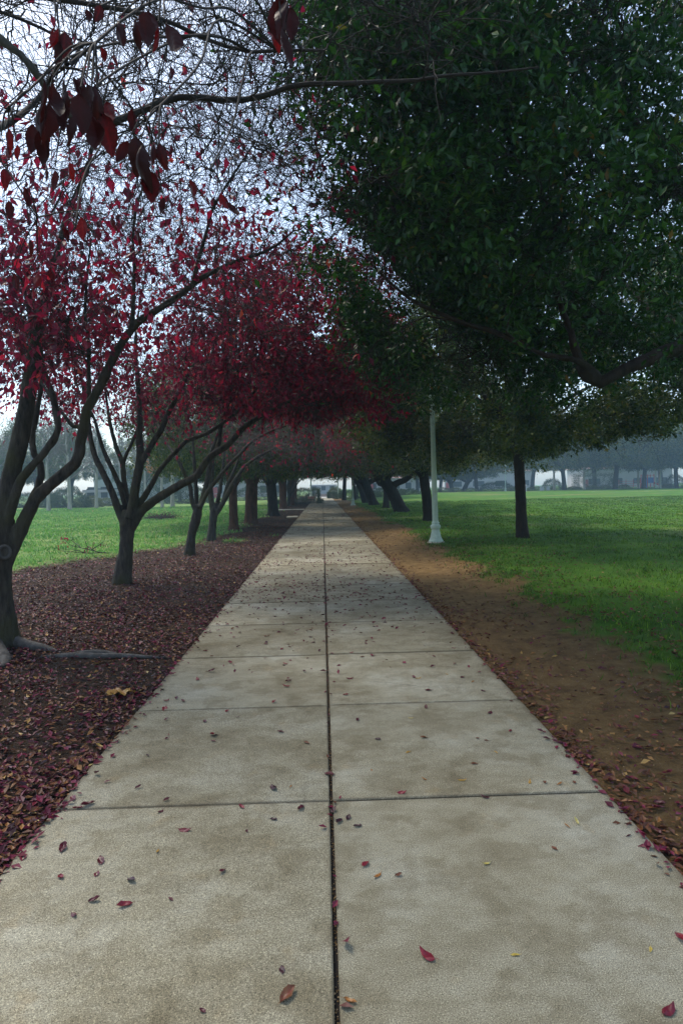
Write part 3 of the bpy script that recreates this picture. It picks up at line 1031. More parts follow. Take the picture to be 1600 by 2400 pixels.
# second tree: short straight trunk and six limbs fanning out, full crimson crown over the walk
base2 = G(287, 1365)
d2 = float((RN.T @ (base2 - A([0, 0, CAM_H])))[2] * -1)
q = d2
trunk2 = poly([(286, 1382, q), (287, 1362, q), (291, 1325, q), (296, 1287, q), (299, 1235, q), (302, 1196, q)], [0.20, 0.158, 0.138, 0.128, 0.135, 0.10])
limbs2 = [
    poly([(296, 1240, q), (281, 1205, q), (266, 1161, q), (246, 1116, q), (226, 1077, q + .1), (214, 1036, q + .2), (209, 1000, q + .3), (200, 930, q + .5), (180, 850, q + .7), (150, 760, q + .9)], [0.07, 0.062, 0.056, 0.048, 0.038, 0.028, 0.016, 0.008], 28),
    poly([(299, 1225, q + .1), (294, 1187, q + .1), (285, 1152, q + .1), (267, 1107, q + .2), (256, 1085, q + .2), (241, 1050, q + .3), (229, 1008, q + .3), (219, 975, q + .4), (190, 930, q + .5), (175, 860, q + .8), (190, 760, q + 1)], [0.05, 0.048, 0.042, 0.035, 0.028, 0.02, 0.012, 0.007], 26),
    poly([(301, 1205, q + .2), (298, 1166, q + .2), (291, 1125, q + .25), (287, 1082, q + .3), (276, 1059, q + .35), (267, 1027, q + .4), (258, 990, q + .5), (252, 950, q + .7), (240, 860, q + .9), (230, 760, q + 1.2)], [0.052, 0.048, 0.045, 0.038, 0.03, 0.02, 0.012, 0.008], 26),
    poly([(288, 1092, q + .3), (298, 1062, q + .3), (309, 1039, q + .3), (317, 1020, q + .3), (330, 960, q + .5), (325, 860, q + .7)], [0.034, 0.03, 0.022, 0.010]),
    poly([(306, 1215, q - .1), (312, 1179, q - .1), (317, 1143, q - .1), (325, 1105, q - .1), (330, 1068, q - .1), (327, 1036, q - .1), (328, 1000, q - .1), (327, 952, q - .1), (323, 890, q - .1), (318, 800, q), (330, 700, q), (350, 610, q)], [0.088, 0.08, 0.072, 0.06, 0.048, 0.042, 0.034, 0.024, 0.014, 0.008], 32),
    poly([(327, 1092, q - .1), (350, 1054, q - .15), (362, 1032, q - .2), (380, 1004, q - .2), (396, 965, q - .2), (414, 934, q - .25), (440, 880, q - .3), (480, 820, q - .4), (520, 740, q - .4), (560, 660, q - .4)], [0.055, 0.05, 0.045, 0.036, 0.026, 0.016, 0.008], 26),
    poly([(312, 1222, q), (328, 1182, q), (346, 1152, q), (364, 1121, q), (371, 1105, q), (385, 1089, q), (412, 1059, q), (439, 1032, q), (459, 1026, q), (499, 1008, q - .1), (560, 960, q - .2), (620, 890, q - .3)], [0.055, 0.052, 0.046, 0.045, 0.042, 0.036, 0.028, 0.018, 0.009], 28),
    poly([(308, 1238, q), (328, 1203, q - .05), (350, 1182, q - .1), (376, 1164, q - .1), (407, 1145, q - .15), (430, 1132, q - .2), (459, 1117, q - .25), (479, 1088, q - .3), (499, 1065, q - .3), (528, 1048, q - .3), (557, 1019, q - .35), (576, 998, q - .4), (630, 965, q - .5), (700, 930, q - .6), (770, 890, q - .7)], [0.085, 0.078, 0.074, 0.07, 0.068, 0.06, 0.055, 0.045, 0.032, 0.02, 0.01], 34),
    poly([(500, 1063, q - .3), (514, 1040, q - .2), (517, 1010, q - .1), (530, 960, q), (570, 860, q + .2), (600, 740, q + .4)], [0.04, 0.034, 0.026, 0.018, 0.009]),
]
t2 = np.vstack([
    dome(170, (-2.7, d2 + .4, 4.3), (3.2, 3.0, 2.1), 2.9, 0.4),
    A([W(rng.uniform(430, 890), rng.uniform(600, 985), q + rng.uniform(-2.0, 1.8)) for _ in range(200)]),
    A([W(rng.uniform(600, 890), rng.uniform(840, 975), q + rng.uniform(-1.6, 1.2)) for _ in range(55)]),
    A([W(rng.uniform(60, 480), rng.uniform(640, 1000), q + rng.uniform(-1.5, 2.2)) for _ in range(100)]),
    A([W(rng.uniform(100, 700), rng.uniform(260, 620), q + rng.uniform(-1.5, 2.0)) for _ in range(75)]),
])


def leafy2(p):
    x, y, z = p.T
    right = sstep(-2.6, -1.1, x)
    lim = 5.3 + 0.9 * right - 0.25 * sstep(0.0, 1.0, x)
    body = 1 - sstep(lim - 1.5, lim + 0.9, z)
    clump = sstep(-0.75, 0.5, vnoise(x + z * 0.7, y - z * 0.6, 0.6, 62))
    body = body * (p[:, 2] > 2.95 + .25 * vnoise(x, y, .6, 66))
    return np.clip(body * (0.36 + 0.42 * right) * (0.35 + 0.65 * clump) + 0.02, 0, 1)


tree2 = red_tree(base2, trunk2, limbs2, t2, leafy2, 'tree with short straight trunk, six fanning limbs and the fullest crimson crown', None,
                 0.018, 6, 5, 6, (0.07, 0.112), (0.4, 0.85), (0.18, 0.42))

# third and fourth trees, partly bare
base3 = G(444, 1300)
q = d3 = float(-(RN.T @ (base3 - A([0, 0, CAM_H])))[2])
trunk3 = poly([(444, 1306, q), (446, 1285, q), (450, 1251, q), (458, 1222, q), (463, 1200, q), (464, 1182, q)], [0.17, 0.125, 0.108, 0.13, 0.125, 0.08])
limbs3 = [
    poly([(460, 1205, q), (449, 1168, q), (446, 1139, q), (433, 1112, q), (421, 1085, q), (405, 1060, q + .2), (380, 1020, q + .6), (350, 960, q + 1)], [0.06, 0.055, 0.05, 0.04, 0.028, 0.012]),
    poly([(462, 1200, q + .2), (459, 1134, q + .2), (455, 1080, q + .3), (452, 1030, q + .4), (440, 960, q + .6), (430, 860, q + .8)], [0.06, 0.05, 0.038, 0.024, 0.01]),
    poly([(462, 1212, q), (476, 1165, q), (487, 1120, q), (493, 1085, q), (499, 1050, q), (520, 990, q), (540, 920, q)], [0.075, 0.068, 0.055, 0.036, 0.014]),
    poly([(470, 1190, q - .1), (488, 1151, q - .1), (511, 1122, q - .1), (539, 1088, q - .2), (568, 1059, q - .2), (594, 1033, q - .3), (650, 1005, q - .4), (720, 985, q - .5)], [0.055, 0.05, 0.045, 0.036, 0.024, 0.01]),
]
t3 = np.vstack([dome(120, (-2.3, d3 + .5, 4.1), (3.2, 2.8, 1.9), 2.7, 0.45), A([W(rng.uniform(520, 860), rng.uniform(975, 1075), q + rng.uniform(-1, 3)) for _ in range(55)])])


def leafy3(p):
    c_ = sstep(0.05, 0.8, vnoise(p[:, 0] + p[:, 2], p[:, 1] - p[:, 2], 0.45, 63))
    return np.clip(0.28 * c_ * (0.25 + 0.75 * sstep(-0.3, 0.6, p[:, 0])) + 0.05, 0, 1)


tree3 = red_tree(base3, trunk3, limbs3, t3, leafy3, 'leaning tree with a burl below its fork, third red-leaved tree along the walk', None, 0.022, 5, 4, 6, (0.07, 0.11), (0.5, 1.0), (0.25, 0.55), twig='lit_twig')
base4 = G(497, 1269)
q = d4 = float(-(RN.T @ (base4 - A([0, 0, CAM_H])))[2])
trunk4 = poly([(495, 1276, q), (496, 1255, q), (499, 1223, q), (502, 1197, q), (504, 1178, q)], [0.17, 0.14, 0.128, 0.135, 0.09])
limbs4 = [
    poly([(500, 1208, q), (493, 1151, q), (497, 1110, q), (499, 1080, q), (490, 1020, q + .3), (470, 950, q + .5)], [0.09, 0.08, 0.06, 0.03, 0.012]),
    poly([(504, 1200, q + .2), (514, 1157, q + .2), (519, 1122, q + .3), (524, 1080, q + .4), (530, 1020, q + .5), (545, 960, q + .6)], [0.07, 0.06, 0.045, 0.03, 0.012]),
    poly([(504, 1208, q), (522, 1180, q - .1), (537, 1151, q - .1), (557, 1116, q - .2), (580, 1088, q - .3), (625, 1059, q - .4), (680, 1040, q - .6), (760, 1020, q - .8)], [0.085, 0.075, 0.065, 0.05, 0.035, 0.02, 0.009]),
    poly([(520, 1185, q + .2), (534, 1134, q + .3), (550, 1100, q + .4), (566, 1060, q + .6), (600, 1020, q + .9), (650, 980, q + 1.2)], [0.06, 0.05, 0.038, 0.024, 0.01]),
]
t4 = np.vstack([dome(120, (-2.1, d4 + .8, 4.2), (3.4, 3.0, 1.8), 2.9, 0.45), A([W(rng.uniform(560, 870), rng.uniform(985, 1080), q + rng.uniform(-1, 3)) for _ in range(55)])])


def leafy4(p):
    c_ = sstep(0.1, 0.9, vnoise(p[:, 0] + p[:, 2], p[:, 1] - p[:, 2], 0.4, 64))
    return np.clip(0.28 * c_ * (0.2 + 0.8 * sstep(-0.2, 0.8, p[:, 0])) + .38 * sstep(-.1, .5, p[:, 0]) * sstep(2.6, 3.1, p[:, 2]) * (1 - sstep(3.6, 4.2, p[:, 2])) + 0.03, 0, 1)


tree4 = red_tree(base4, trunk4, limbs4, t4, leafy4, 'grey forked tree with bare twigs and few red leaves, just before the brown-barked trunks', None, 0.024, 5, 4, 6, (0.08, 0.12), (0.5, 1.1), (0.25, 0.6), twig='lit_twig')

# tree standing beside the camera: only its boughs reach into view
base0 = A([-3.35, 1.9, 0.0])
trunk0 = (spline([base0 + A([0, 0, -.1]), base0 + A([.02, 0, .7]), base0 + A([.05, .05, 1.5])], 14), np.linspace(0.19, 0.15, 14))


def bough(pts, r, K=30):
    P = spline([base0 + A([.05, .05, 1.35])] + [W(*p) for p in pts], K)
    return P, np.interp(np.linspace(0, 1, K), np.linspace(0, 1, len(r)), r)


limbs0 = [
    bough([(-260, 0, 3.0), (0, 92, 3.1), (95, 185, 3.2), (150, 262, 3.3), (215, 296, 3.35), (262, 286, 3.4), (330, 262, 3.4), (372, 240, 3.4), (440, 226, 3.4), (500, 232, 3.4), (560, 235, 3.4), (620, 224, 3.4), (660, 208, 3.4), (720, 197, 3.4), (800, 196, 3.4), (880, 192, 3.4), (979, 188, 3.4), (1045, 177, 3.4), (1157, 170, 3.45), (1260, 158, 3.5)],
          [0.09, 0.075, 0.055, 0.036, 0.027, 0.024, 0.022, 0.020, 0.016, 0.013, 0.009, 0.005], 60),
    bough([(-300, -60, 2.9), (0, 30, 3.6), (77, 54, 3.7), (117, 78, 3.8), (190, 120, 3.9), (270, 200, 4.0), (330, 280, 4.2)], [0.07, 0.05, 0.02, 0.016, 0.010, 0.006], 36),
    bough([(-250, -200, 2.6), (60, -20, 3.0), (138, -2, 3.0), (214, 10, 3.0), (327, 31, 3.0), (398, 51, 3.0), (459, 82, 3.0), (525, 107, 3.0), (587, 122, 3.0), (653, 118, 3.0), (760, 118, 3.1)], [0.07, 0.05, 0.024, 0.016, 0.014, 0.012, 0.010, 0.006], 44),
    bough([(-350, 250, 2.6), (-120, 330, 3.0), (0, 300, 3.6), (90, 230, 4.2), (160, 110, 4.6)], [0.08, 0.055, 0.035, 0.02, 0.008]),
    bough([(-300, -500, 2.4), (200, -300, 2.6), (600, -180, 2.9), (830, -20, 3.3), (880, 70, 3.6)], [0.07, 0.05, 0.03, 0.014, 0.006]),
]
t0_ = np.vstack([
    A([W(rng.uniform(-60, 720), rng.uniform(-250, 380), rng.uniform(2.9, 5.2)) for _ in range(80)]),
    A([W(rng.uniform(700, 1150), rng.uniform(-120, 170), rng.uniform(3.0, 3.8)) for _ in range(20)]),
    dome(60, (-2.6, 2.2, 4.6), (2.6, 2.4, 1.5), 3.4, 0.4),
])
tree0 = red_tree(base0, trunk0, limbs0, t0_, lambda p: np.full(len(p), 0.005), 'almost bare tree beside the camera whose long bough crosses above the walk', None, 0.014, 5, 4, 3, (0.05, 0.08), (0.35, 0.8), (0.16, 0.4), frm=0.3, wood='root_and_lit_bark')  # paler bark than its neighbours: light from above put into the wood colour
# its last big leaves, hanging close in front of the camera
hang = [  # photo x, y of the stalk, depth, length in metres, heading in the picture (deg from straight down), colour
    (335, 25, 1.25, .085, 4, .25), (318, 45, 1.28, .07, -8, .3), (352, 30, 1.3, .075, 3, .45), (372, 62, 1.3, .06, -4, .8), (390, 55, 1.22, .085, 20, .35), (278, 50, 1.35, .065, 6, .3), (205, 22, 1.4, .045, 10, .35), (235, 12, 1.4, .05, -14, .6), (242, 112, 1.5, .055, 2, .9), (268, 130, 1.55, .04, 24, .7),
    (135, 65, 1.35, .07, 0, .85), (150, 72, 1.35, .075, 4, .6), (142, 98, 1.33, .075, 3, .3), (130, 60, 1.4, .06, -12, .7),
    (105, 190, 1.15, .075, -6, .2), (125, 195, 1.12, .085, 2, .28), (150, 190, 1.18, .075, -10, .22), (175, 182, 1.15, .07, 12, .35), (205, 198, 1.12, .085, 3, .1), (222, 200, 1.16, .085, 8, .15), (190, 220, 1.1, .08, -2, .3), (150, 235, 1.14, .075, 5, .25), (115, 240, 1.17, .085, -4, .35), (95, 250, 1.2, .07, 0, .12), (215, 270, 1.13, .095, 6, .4), (235, 265, 1.17, .085, 12, .7), (175, 270, 1.2, .07, 0, .2), (75, 290, 1.22, .065, -4, .2), (95, 300, 1.2, .08, 2, .25), (250, 240, 1.2, .06, 20, .8),
    (310, 255, 1.35, .06, 3, .5), (318, 320, 1.3, .09, 2, .12), (300, 330, 1.32, .06, -32, .4), (332, 340, 1.28, .1, 4, .3), (345, 400, 1.3, .085, 8, .7), (358, 335, 1.35, .05, 2, .5), (375, 335, 1.35, .06, 10, .5), (382, 462, 1.6, .06, 4, .4), (15, 310, 1.3, .06, 4, .7), (20, 300, 1.35, .055, -8, .8), (3, 325, 1.35, .06, 0, .5), (40, 340, 1.4, .04, 10, 1.0),
    (655, -15, 1.2, .09, 2, .3), (640, 5, 1.22, .085, 10, .5), (670, 0, 1.2, .09, -2, .35), (660, 62, 1.18, .085, 5, .2), (648, 40, 1.25, .07, 4, .9), (683, 18, 1.25, .075, -4, .3),
    (115, 310, 1.3, .06, 0, .8), (445, 420, 1.7, .055, 14, .7), (515, 455, 1.75, .065, 24, .95), (530, 470, 1.7, .06, 28, .5), (190, 510, 1.9, .075, 4, .98), (150, 530, 1.9, .06, 8, .6), (130, 400, 1.6, .06, 0, .6), (165, 380, 1.6, .05, -5, .85),
    (108, 385, 1.5, .05, 4, .6), (60, 440, 1.7, .06, 2, .5), (10, 395, 1.6, .06, 4, .75), (255, 620, 2.3, .06, 30, .8), (262, 510, 2.1, .05, 12, .6), (90, 640, 2.3, .07, 5, .9), (120, 625, 2.3, .08, 16, .7), (20, 470, 1.8, .06, 0, .5), (425, 545, 2.2, .05, -10, .9), (320, 540, 2.3, .06, 8, .5), (70, 560, 2.1, .06, -5, .6), (35, 640, 2.2, .07, 3, .55),
]
hb, st = MB(), MB()
cx, cy, cz = RN[:, 0], RN[:, 1], RN[:, 2]
fine = [fine_leaf((.44, .37, .48, .32, .41)[s_ % 5], (.45, .8, .2, .6, -.3)[s_ % 5], (.34, .55, .25, .75, .4)[s_ % 5], (.35, -.5, .8, .2, -.3)[s_ % 5], .16, s_, 22, 9, .05, .02) for s_ in range(9)]
tops = []
for i, (px, py, dd, ln, ang, tn) in enumerate(hang):
    p = W(px, py, dd)
    a_ = math.radians(ang)
    ax = A([math.sin(a_) * cx[k] - math.cos(a_) * (0, 0, 1)[k] for k in range(3)]) + cz * rng.normal() * 0.18
    up = nrm(cz * (0.9 * (1 if rng.random() < .7 else -1)) + cx * rng.normal() * 0.75)
    fv, fvein, ff = fine[i % 9]
    hb.scatter((fv, None, ff), p[None], ax[None], ln * .92, A([tn]), up=up[None])
    hb.t[-1] = np.clip(tn * .82 + .16 * fvein + rng.normal(size=len(fv)) * .02, 0, 1)
    tops.append(p - nrm(ax) * ln * 0.15)
tops = A(tops)
hb.build('hanging_leaves', M['near_leaf'], tree0, True, tuple(base0))
# fine twigs that carry them, coming down from the boughs
nodes0, tans0, rads0 = limb_nodes(limbs0, 0.1)
for grp in ([0, 1, 2, 3, 4, 5], [6, 7, 8, 9], [10, 11, 12, 13], list(range(14, 30)), list(range(30, 38)), [38, 39, 40, 41], [42, 43, 44, 45, 46, 47], [48, 54, 55, 56, 58], [49, 50, 51], [52, 53, 59, 62], [57, 60, 61, 63, 66, 67], [64, 65]):
    g_ = tops[grp]
    c0 = g_.mean(0) + A([0, 0, 0.05])
    far = nodes0[np.argmin(np.linalg.norm(nodes0 - (c0 + A([rng.uniform(-.6, .5), rng.uniform(.2, 1.2), rng.uniform(.3, 1.0)])), axis=1))]
    P = spline([far, far * .6 + c0 * .4 + A([0, 0, 0.12]) + rng.normal(size=3) * .06, far * .25 + c0 * .75 + rng.normal(size=3) * .03 + A([0, 0, .06]), c0], 16)
    st.tubes(P, np.linspace(0.006, 0.0026, 16), 5)
    for tpt in g_:
        s0 = P[14] if rng.random() < .5 else P[15] + rng.normal(size=3) * .004
        st.tubes(spline([s0, (s0 + tpt) / 2 + A([0, 0, 0.02]), tpt], 8), np.linspace(0.0026, 0.0014, 8), 4)
st.build('hanging_twigs', M['twig'], tree0, True, tuple(base0))


# ---------------------------------------------------------------- evergreen oaks
def oak_crown(b, P3, per, size, spread, tpl, keep=None, flat=0.5):
    idx = np.repeat(np.arange(len(P3)), per)
    t = rng.uniform(0.05, 1.0, len(idx))
    p, T, _ = sample_lines(P3[idx], np.ones((len(P3), P3.shape[1]))[idx], t)
    p = p + rng.normal(size=p.shape) * spread
    if keep is not None:
        k = keep(p)
        p, T = p[k], T[k]
    ax = T * 0.6 + rng.normal(size=p.shape) * 0.7 + A([0, 0, -0.15])
    up = rng.normal(size=p.shape) * flat + A([0, 0, 0.8])
    cl = 0.16 * vnoise(p[:, 0] + p[:, 2], p[:, 1] - p[:, 2], 0.5, 71)
    b.scatter(tpl, p, ax, rng.uniform(size[0], size[1], len(p)), np.clip(rng.beta(2, 2.4, len(p)) + cl, 0, 1), up=up)
    return len(p)


def oak(base, trunk, limbs, targets, label, group, leaf, size, per, n2, n3, L2, L3, spread, voxel=0.03, bark='oak_bark', keep=None, rmin=0.03, frm=0.3, tpl=None, name='oak_tree', K1=7, sides3=3, disp=0.03):
    o = tuple(base)
    root = thing(name, o, label, 'tree', group)
    thick, thin = split_lines(limbs, rmin)
    solid_wood('trunk', M[bark], root, o, [trunk] + thick, voxel, disp, 0.14)
    nodes, tans, rads = limb_nodes(limbs, frm)
    P1, R1 = attach(nodes, tans, rads, targets, K1, 0.12, 0.006, 0.011)
    (P2, R2), (P3, R3) = twiggery(P1, R1, n2, L2, n3, L3, 0.05, 0.01, t0=0.45, K2=5, K3=3, wob=0.2)
    b = MB()
    for P, R in thin:
        b.tubes(P, R, 6)
    b.tubes(P1, R1, 5)
    b.tubes(P2, R2, 3)
    if sides3:
        b.tubes(P3, R3, sides3)
    b.build('branches', M[bark], root, True, o)
    cr = MB()
    c_ = oak_crown(cr, P3, per, size, spread, tpl or kite_tpl(0.42), keep)
    cr.build('crown', M[leaf], root, False, o)
    print('oak', len(P3), 'leaves', c_)
    return root


def wheel_limbs(base, z0, n, reach, top, r0, K=18, seed=1, lean=(0, 0)):
    """limbs arching out of the trunk head in all directions"""
    r = np.random.default_rng(seed)
    out = []
    for i in range(n):
        a = 2 * np.pi * (i + r.uniform(-.3, .3)) / n
        el = r.uniform(0.25, 1.0)
        d = A([math.cos(a), math.sin(a), 0])
        s = A(base) + A([lean[0], lean[1], z0 + r.uniform(-.25, .15)])
        rc = reach * (1.05 - 0.55 * el) * r.uniform(.85, 1.1)
        hz = (top - z0) * (0.25 + 0.72 * el)
        pts = [s - A([0, 0, .25]), s + d * rc * .22 + A([0, 0, hz * .30]), s + d * rc * .55 + A([0, 0, hz * .68]) + r.normal(size=3) * .18, s + d * rc * .82 + A([0, 0, hz * .9]) + r.normal(size=3) * .2, s + d * rc + A([0, 0, hz])]
        out.append((spline(pts, K), np.interp(np.linspace(0, 1, K), [0, .15, .6, 1], [r0, r0 * .8, r0 * .38, 0.012])))
    return out


# nearest oak: trunk beyond the right edge of the frame, heavy limb sagging into view
ob = A([6.7, 9.4, 0.0])
otr = (spline([ob + A([0, 0, -.1]), ob + A([-.03, 0, .8]), ob + A([-.05, -.02, 1.7]), ob + A([-.1, -.05, 2.5])], 16), np.interp(np.linspace(0, 1, 16), [0, .15, 1], [.46, .34, .32]))
hd = ob + A([-.1, -.05, 2.2])


def olimb(pts, r, K=26):
    P = spline([hd] + [W(*p) for p in pts], K)
    return P, np.interp(np.linspace(0, 1, K), np.linspace(0, 1, len(r)), r)


olimbs = [
    olimb([(1780, 770, 7.6), (1600, 812, 7.1), (1520, 842, 6.9), (1450, 872, 6.8), (1402, 900, 6.75), (1375, 888, 6.75), (1352, 840, 6.8), (1340, 790, 6.9), (1322, 740, 7.0), (1290, 660, 7.2), (1220, 580, 7.3)], [0.22, 0.165, 0.145, 0.135, 0.125, 0.095, 0.07, 0.055, 0.035, 0.015], 40),
    olimb([(1800, 470, 7.6), (1600, 455, 7.0), (1490, 440, 6.9), (1440, 415, 6.9), (1380, 375, 6.9), (1310, 330, 6.9), (1255, 303, 6.9), (1190, 275, 6.9), (1120, 285, 6.9), (1010, 330, 6.9), (900, 380, 6.9)], [0.22, 0.17, 0.14, 0.12, 0.10, 0.08, 0.065, 0.05, 0.036, 0.026, 0.014], 36),
]
# side boughs start on the traced limbs
def sub(pts, r, K=18):
    P = spline([W(*p) for p in pts], K)
    return P, np.interp(np.linspace(0, 1, K), np.linspace(0, 1, len(r)), r)


olimbs += [
    sub([(1398, 880, 6.75), (1372, 858, 6.7), (1340, 842, 6.6), (1270, 830, 6.5), (1225, 808, 6.45), (1150, 775, 6.4), (1085, 757, 6.35), (960, 700, 6.3), (860, 610, 6.2), (830, 585, 6.2)], [0.05, 0.038, 0.032, 0.027, 0.022, 0.018, 0.013, 0.008], 30),
    sub([(1250, 305, 6.9), (1215, 345, 6.9), (1185, 310, 6.85), (1170, 260, 6.8), (1150, 200, 6.7), (1120, 110, 6.5)], [0.055, 0.05, 0.045, 0.04, 0.03, 0.014]),
    sub([(1470, 448, 6.9), (1400, 470, 6.8), (1330, 500, 6.7), (1290, 560, 6.6), (1250, 640, 6.5)], [0.06, 0.045, 0.034, 0.024, 0.012]),
    sub([(1560, 450, 7.0), (1500, 330, 6.6), (1440, 200, 6.2), (1400, 60, 5.8), (1350, -120, 5.4)], [0.10, 0.08, 0.055, 0.035, 0.014]),
]
olimbs += wheel_limbs(ob, 2.9, 7, 5.8, 8.4, 0.15, seed=5)
oc = A([6.2, 9.4, 5.4])
ot = np.vstack([
    dome(260, oc, (6.3, 6.3, 3.4), 3.2, 0.5),
    # the side towards the walk and the camera, seen close
    A([W(rng.uniform(720, 1640), rng.uniform(-120, 560), rng.uniform(4.6, 8.6)) for _ in range(260)]),
    A([W(rng.uniform(720, 1640), rng.uniform(560, 840), rng.uniform(7.3, 9.6)) for _ in range(90)]),
    A([W(rng.uniform(690, 1200), rng.uniform(-100, 560), rng.uniform(5.4, 8.5)) for _ in range(120)]),
    A([W(rng.uniform(800, 1330), rng.uniform(480, 880), rng.uniform(7.2, 10.0)) for _ in range(150)]),
])
ot = ot[(ot[:, 2] > 2.95) & (ot[:, 0] > .15 + np.interp(ot[:, 2], [2.7, 3.3, 4.2, 5.5], [1.0, .5, .1, -.2]) - .45)]


def keep0(p):
    """gaps: the crown opens round the limbs high on the right"""
    q_ = (p - A([0, 0, CAM_H])) @ RN
    n_ = vnoise(p[:, 0] + .6 * p[:, 2], p[:, 1] * .8 - p[:, 2], 0.75, 81) + .12 * rng.normal(size=len(p))
    lim = np.interp(p[:, 2], [2.7, 3.3, 4.2, 5.5], [1.0, .5, .1, -.2]) + .42 * vnoise(p[:, 1], p[:, 2], .45, 83) + .2 * vnoise(p[:, 1], p[:, 2], 1.4, 84)
    return (n_ > -0.28) & (p[:, 2] > 2.7) & (rng.random(len(p)) < .08 + sstep(-.25, .7, p[:, 0] - lim))


oak0 = oak(ob, otr, olimbs, ot, 'huge dark evergreen oak whose sagging limb and crown overhang the walk from beyond the frame', None, 'oak_leaf', (0.058, 0.105), 25, 4, 3, (0.5, 1.1), (0.25, 0.5), 0.065, 0.03, keep=keep0, tpl=kite_tpl(0.44), frm=0.3)

# slender oak on the lawn by the lamp post
b1 = G(1224, 1262)
q = dk = float(-(RN.T @ (b1 - A([0, 0, CAM_H])))[2])
P = spline([W(1226, 1272, q), W(1224, 1258, q), W(1221, 1220, q), W(1219, 1160, q), W(1216, 1100, q), W(1212, 1050, q), W(1210, 1010, q)], 20)
ltr = (P, np.interp(np.linspace(0, 1, 20), [0, .08, .25, .85, 1], [.26, .2, .165, .155, .2]))
lead = P[-1] - b1
ll = wheel_limbs(b1, lead[2] - .05, 8, 5.0, 6.6, 0.13, seed=9, lean=(lead[0], lead[1]))
lt = np.vstack([dome(300, b1 + A([.1, -.4, 4.9]), (5.4, 4.6, 3.0), 2.85, 0.5), A([b1 + A([r_ * math.cos(a_), r_ * math.sin(a_), 2.75 + rng.uniform(0, .5)]) for r_, a_ in zip(rng.uniform(1.2, 5.2, 60), rng.uniform(0, 6.28, 60))])])
lamp_xy = G(1021, 1273)[:2]


def keep_lamp(p):
    up_ = 2.45 + .22 * np.maximum(0, p[:, 0] - b1[0] - .4) + .26 * vnoise(p[:, 0], p[:, 1], .42, 93) + .15 * vnoise(p[:, 0], p[:, 1], 1.6, 94)
    return ~((np.hypot(p[:, 0] - lamp_xy[0] + 0.25, p[:, 1] - lamp_xy[1] + 1.2) < 1.5) & (p[:, 2] < 3.75)) & (p[:, 2] > up_)


oak1 = oak(b1, ltr, ll, lt, 'oak with a straight slender trunk on open lawn, nearest crown beyond the sagging limb', None, 'olive_leaf', (0.09, 0.135), 33, 4, 4, (0.5, 1.0), (0.3, 0.6), 0.06, 0.035, keep=keep_lamp, tpl=kite_tpl(0.46), sides3=3)


# oaks down both sides: one upright and one leaning pattern, copied
def row_oak(base, lean, seed, label, group, leaf, bark, trunk_r, fork):
    base = A(base, float)
    h0 = 2.3
    pts = [base + A([0, 0, -.1]), base + A([lean * .12, 0, .3]), base + A([lean * .45, 0, 1.2]), base + A([lean * .8, .0, 1.9]), base + A([lean, 0, h0])]
    P = spline(pts, 16)
    tr = (P, np.interp(np.linspace(0, 1, 16), [0, .12, .4, 1], [trunk_r * 1.5, trunk_r * 1.1, trunk_r, trunk_r * .95]))
    li = wheel_limbs(base, h0, 7, 4.6, 6.3, trunk_r * .75, seed=seed, lean=(lean, 0))
    if fork:
        s = base + A([lean * .6, 0, 1.5])
        K = 14
        li.append((spline([s, s + A([.45, -.1, .35]), s + A([1.0, -.2, .55]), s + A([1.5, -.3, 1.0]), s + A([2.2, -.3, 1.8])], K), np.interp(np.linspace(0, 1, K), [0, .5, 1], [trunk_r * .6, trunk_r * .45, .03])))
    tg = np.vstack([dome(210, base + A([lean, 0, 4.6]), (5.3, 5.3, 2.7), 2.5, 0.5), A([base + A([lean + r_ * math.cos(a_), r_ * math.sin(a_), 2.45 + rng.uniform(0, .5)]) for r_, a_ in zip(rng.uniform(1.0, 4.8, 60), rng.uniform(0, 6.28, 60))])])
    def keep_row(p):
        return p[:, 2] > 2.42 + 0.32 * vnoise(p[:, 0], p[:, 1], 0.3, seed) + .14 * vnoise(p[:, 0], p[:, 1], 1.4, seed + 1)

    return oak(base, tr, li, tg, label, group, leaf, (0.12, 0.19), 15, 4, 3, (0.6, 1.1), (0.35, 0.7), 0.09, 0.05, bark=bark, tpl=kite_tpl(0.5), rmin=0.05, K1=6, sides3=0, disp=0.04, keep=keep_row)


R2, R3 = G(1005, 1221), G(941, 1200)
oakA = row_oak((R2[0], R2[1], 0), -0.25, 21, 'oak whose dark trunk stands directly behind the near lamp post', None, 'olive_leaf', 'oak_bark', 0.24, False)
oakB = row_oak((R3[0], R3[1], 0), -1.25, 22, 'oak with a thick leaning trunk and a side limb reaching over the lawn', None, 'olive_leaf', 'oak_bark', 0.40, True)
for i, (px, py, src, rz, sc, tall, lab) in enumerate([
    (904, 1191, oakA, 2.1, 1.0, 1.08, 'straight dark oak next beyond the heavy leaning oak'),
    (876, 1184.5, oakB, 0.35, .95, 1.15, 'leaning oak farther off, next beyond the straight one on the lawn side'),
    (857.6, 1179.5, oakB, 5.9, .85, 1.2, 'slim leaning oak closest to the second lamp post'),
    (830, 1169.5, oakA, 1.1, 1.1, 1.35, 'broad oak rising behind the second lamp post'),
    (806, 1168.0, oakA, 4.0, 1.05, 1.4, 'last dark oak on the lawn side before the walk ends'),
]):
    g_ = G(px, py)
    y_ = min(g_[1], 80)
    copy_tree(src, (g_[0] * y_ / g_[1], y_, 0), rz, (sc, sc, tall), lab)
T5, T6, T7 = G(548, 1241), G(588, 1229), G(641, 1208.5)
oakC = row_oak((T6[0], T6[1], 0), 0.12, 23, 'oak with a stout reddish-brown trunk, dark earth about its foot', None, 'olive_leaf', 'brown_bark', 0.29, False)
copy_tree(oakC, (T5[0], T5[1], 0), 1.7, (.62, .62, .92), 'slim tree with rusty red-brown bark just before the stout brown trunk')
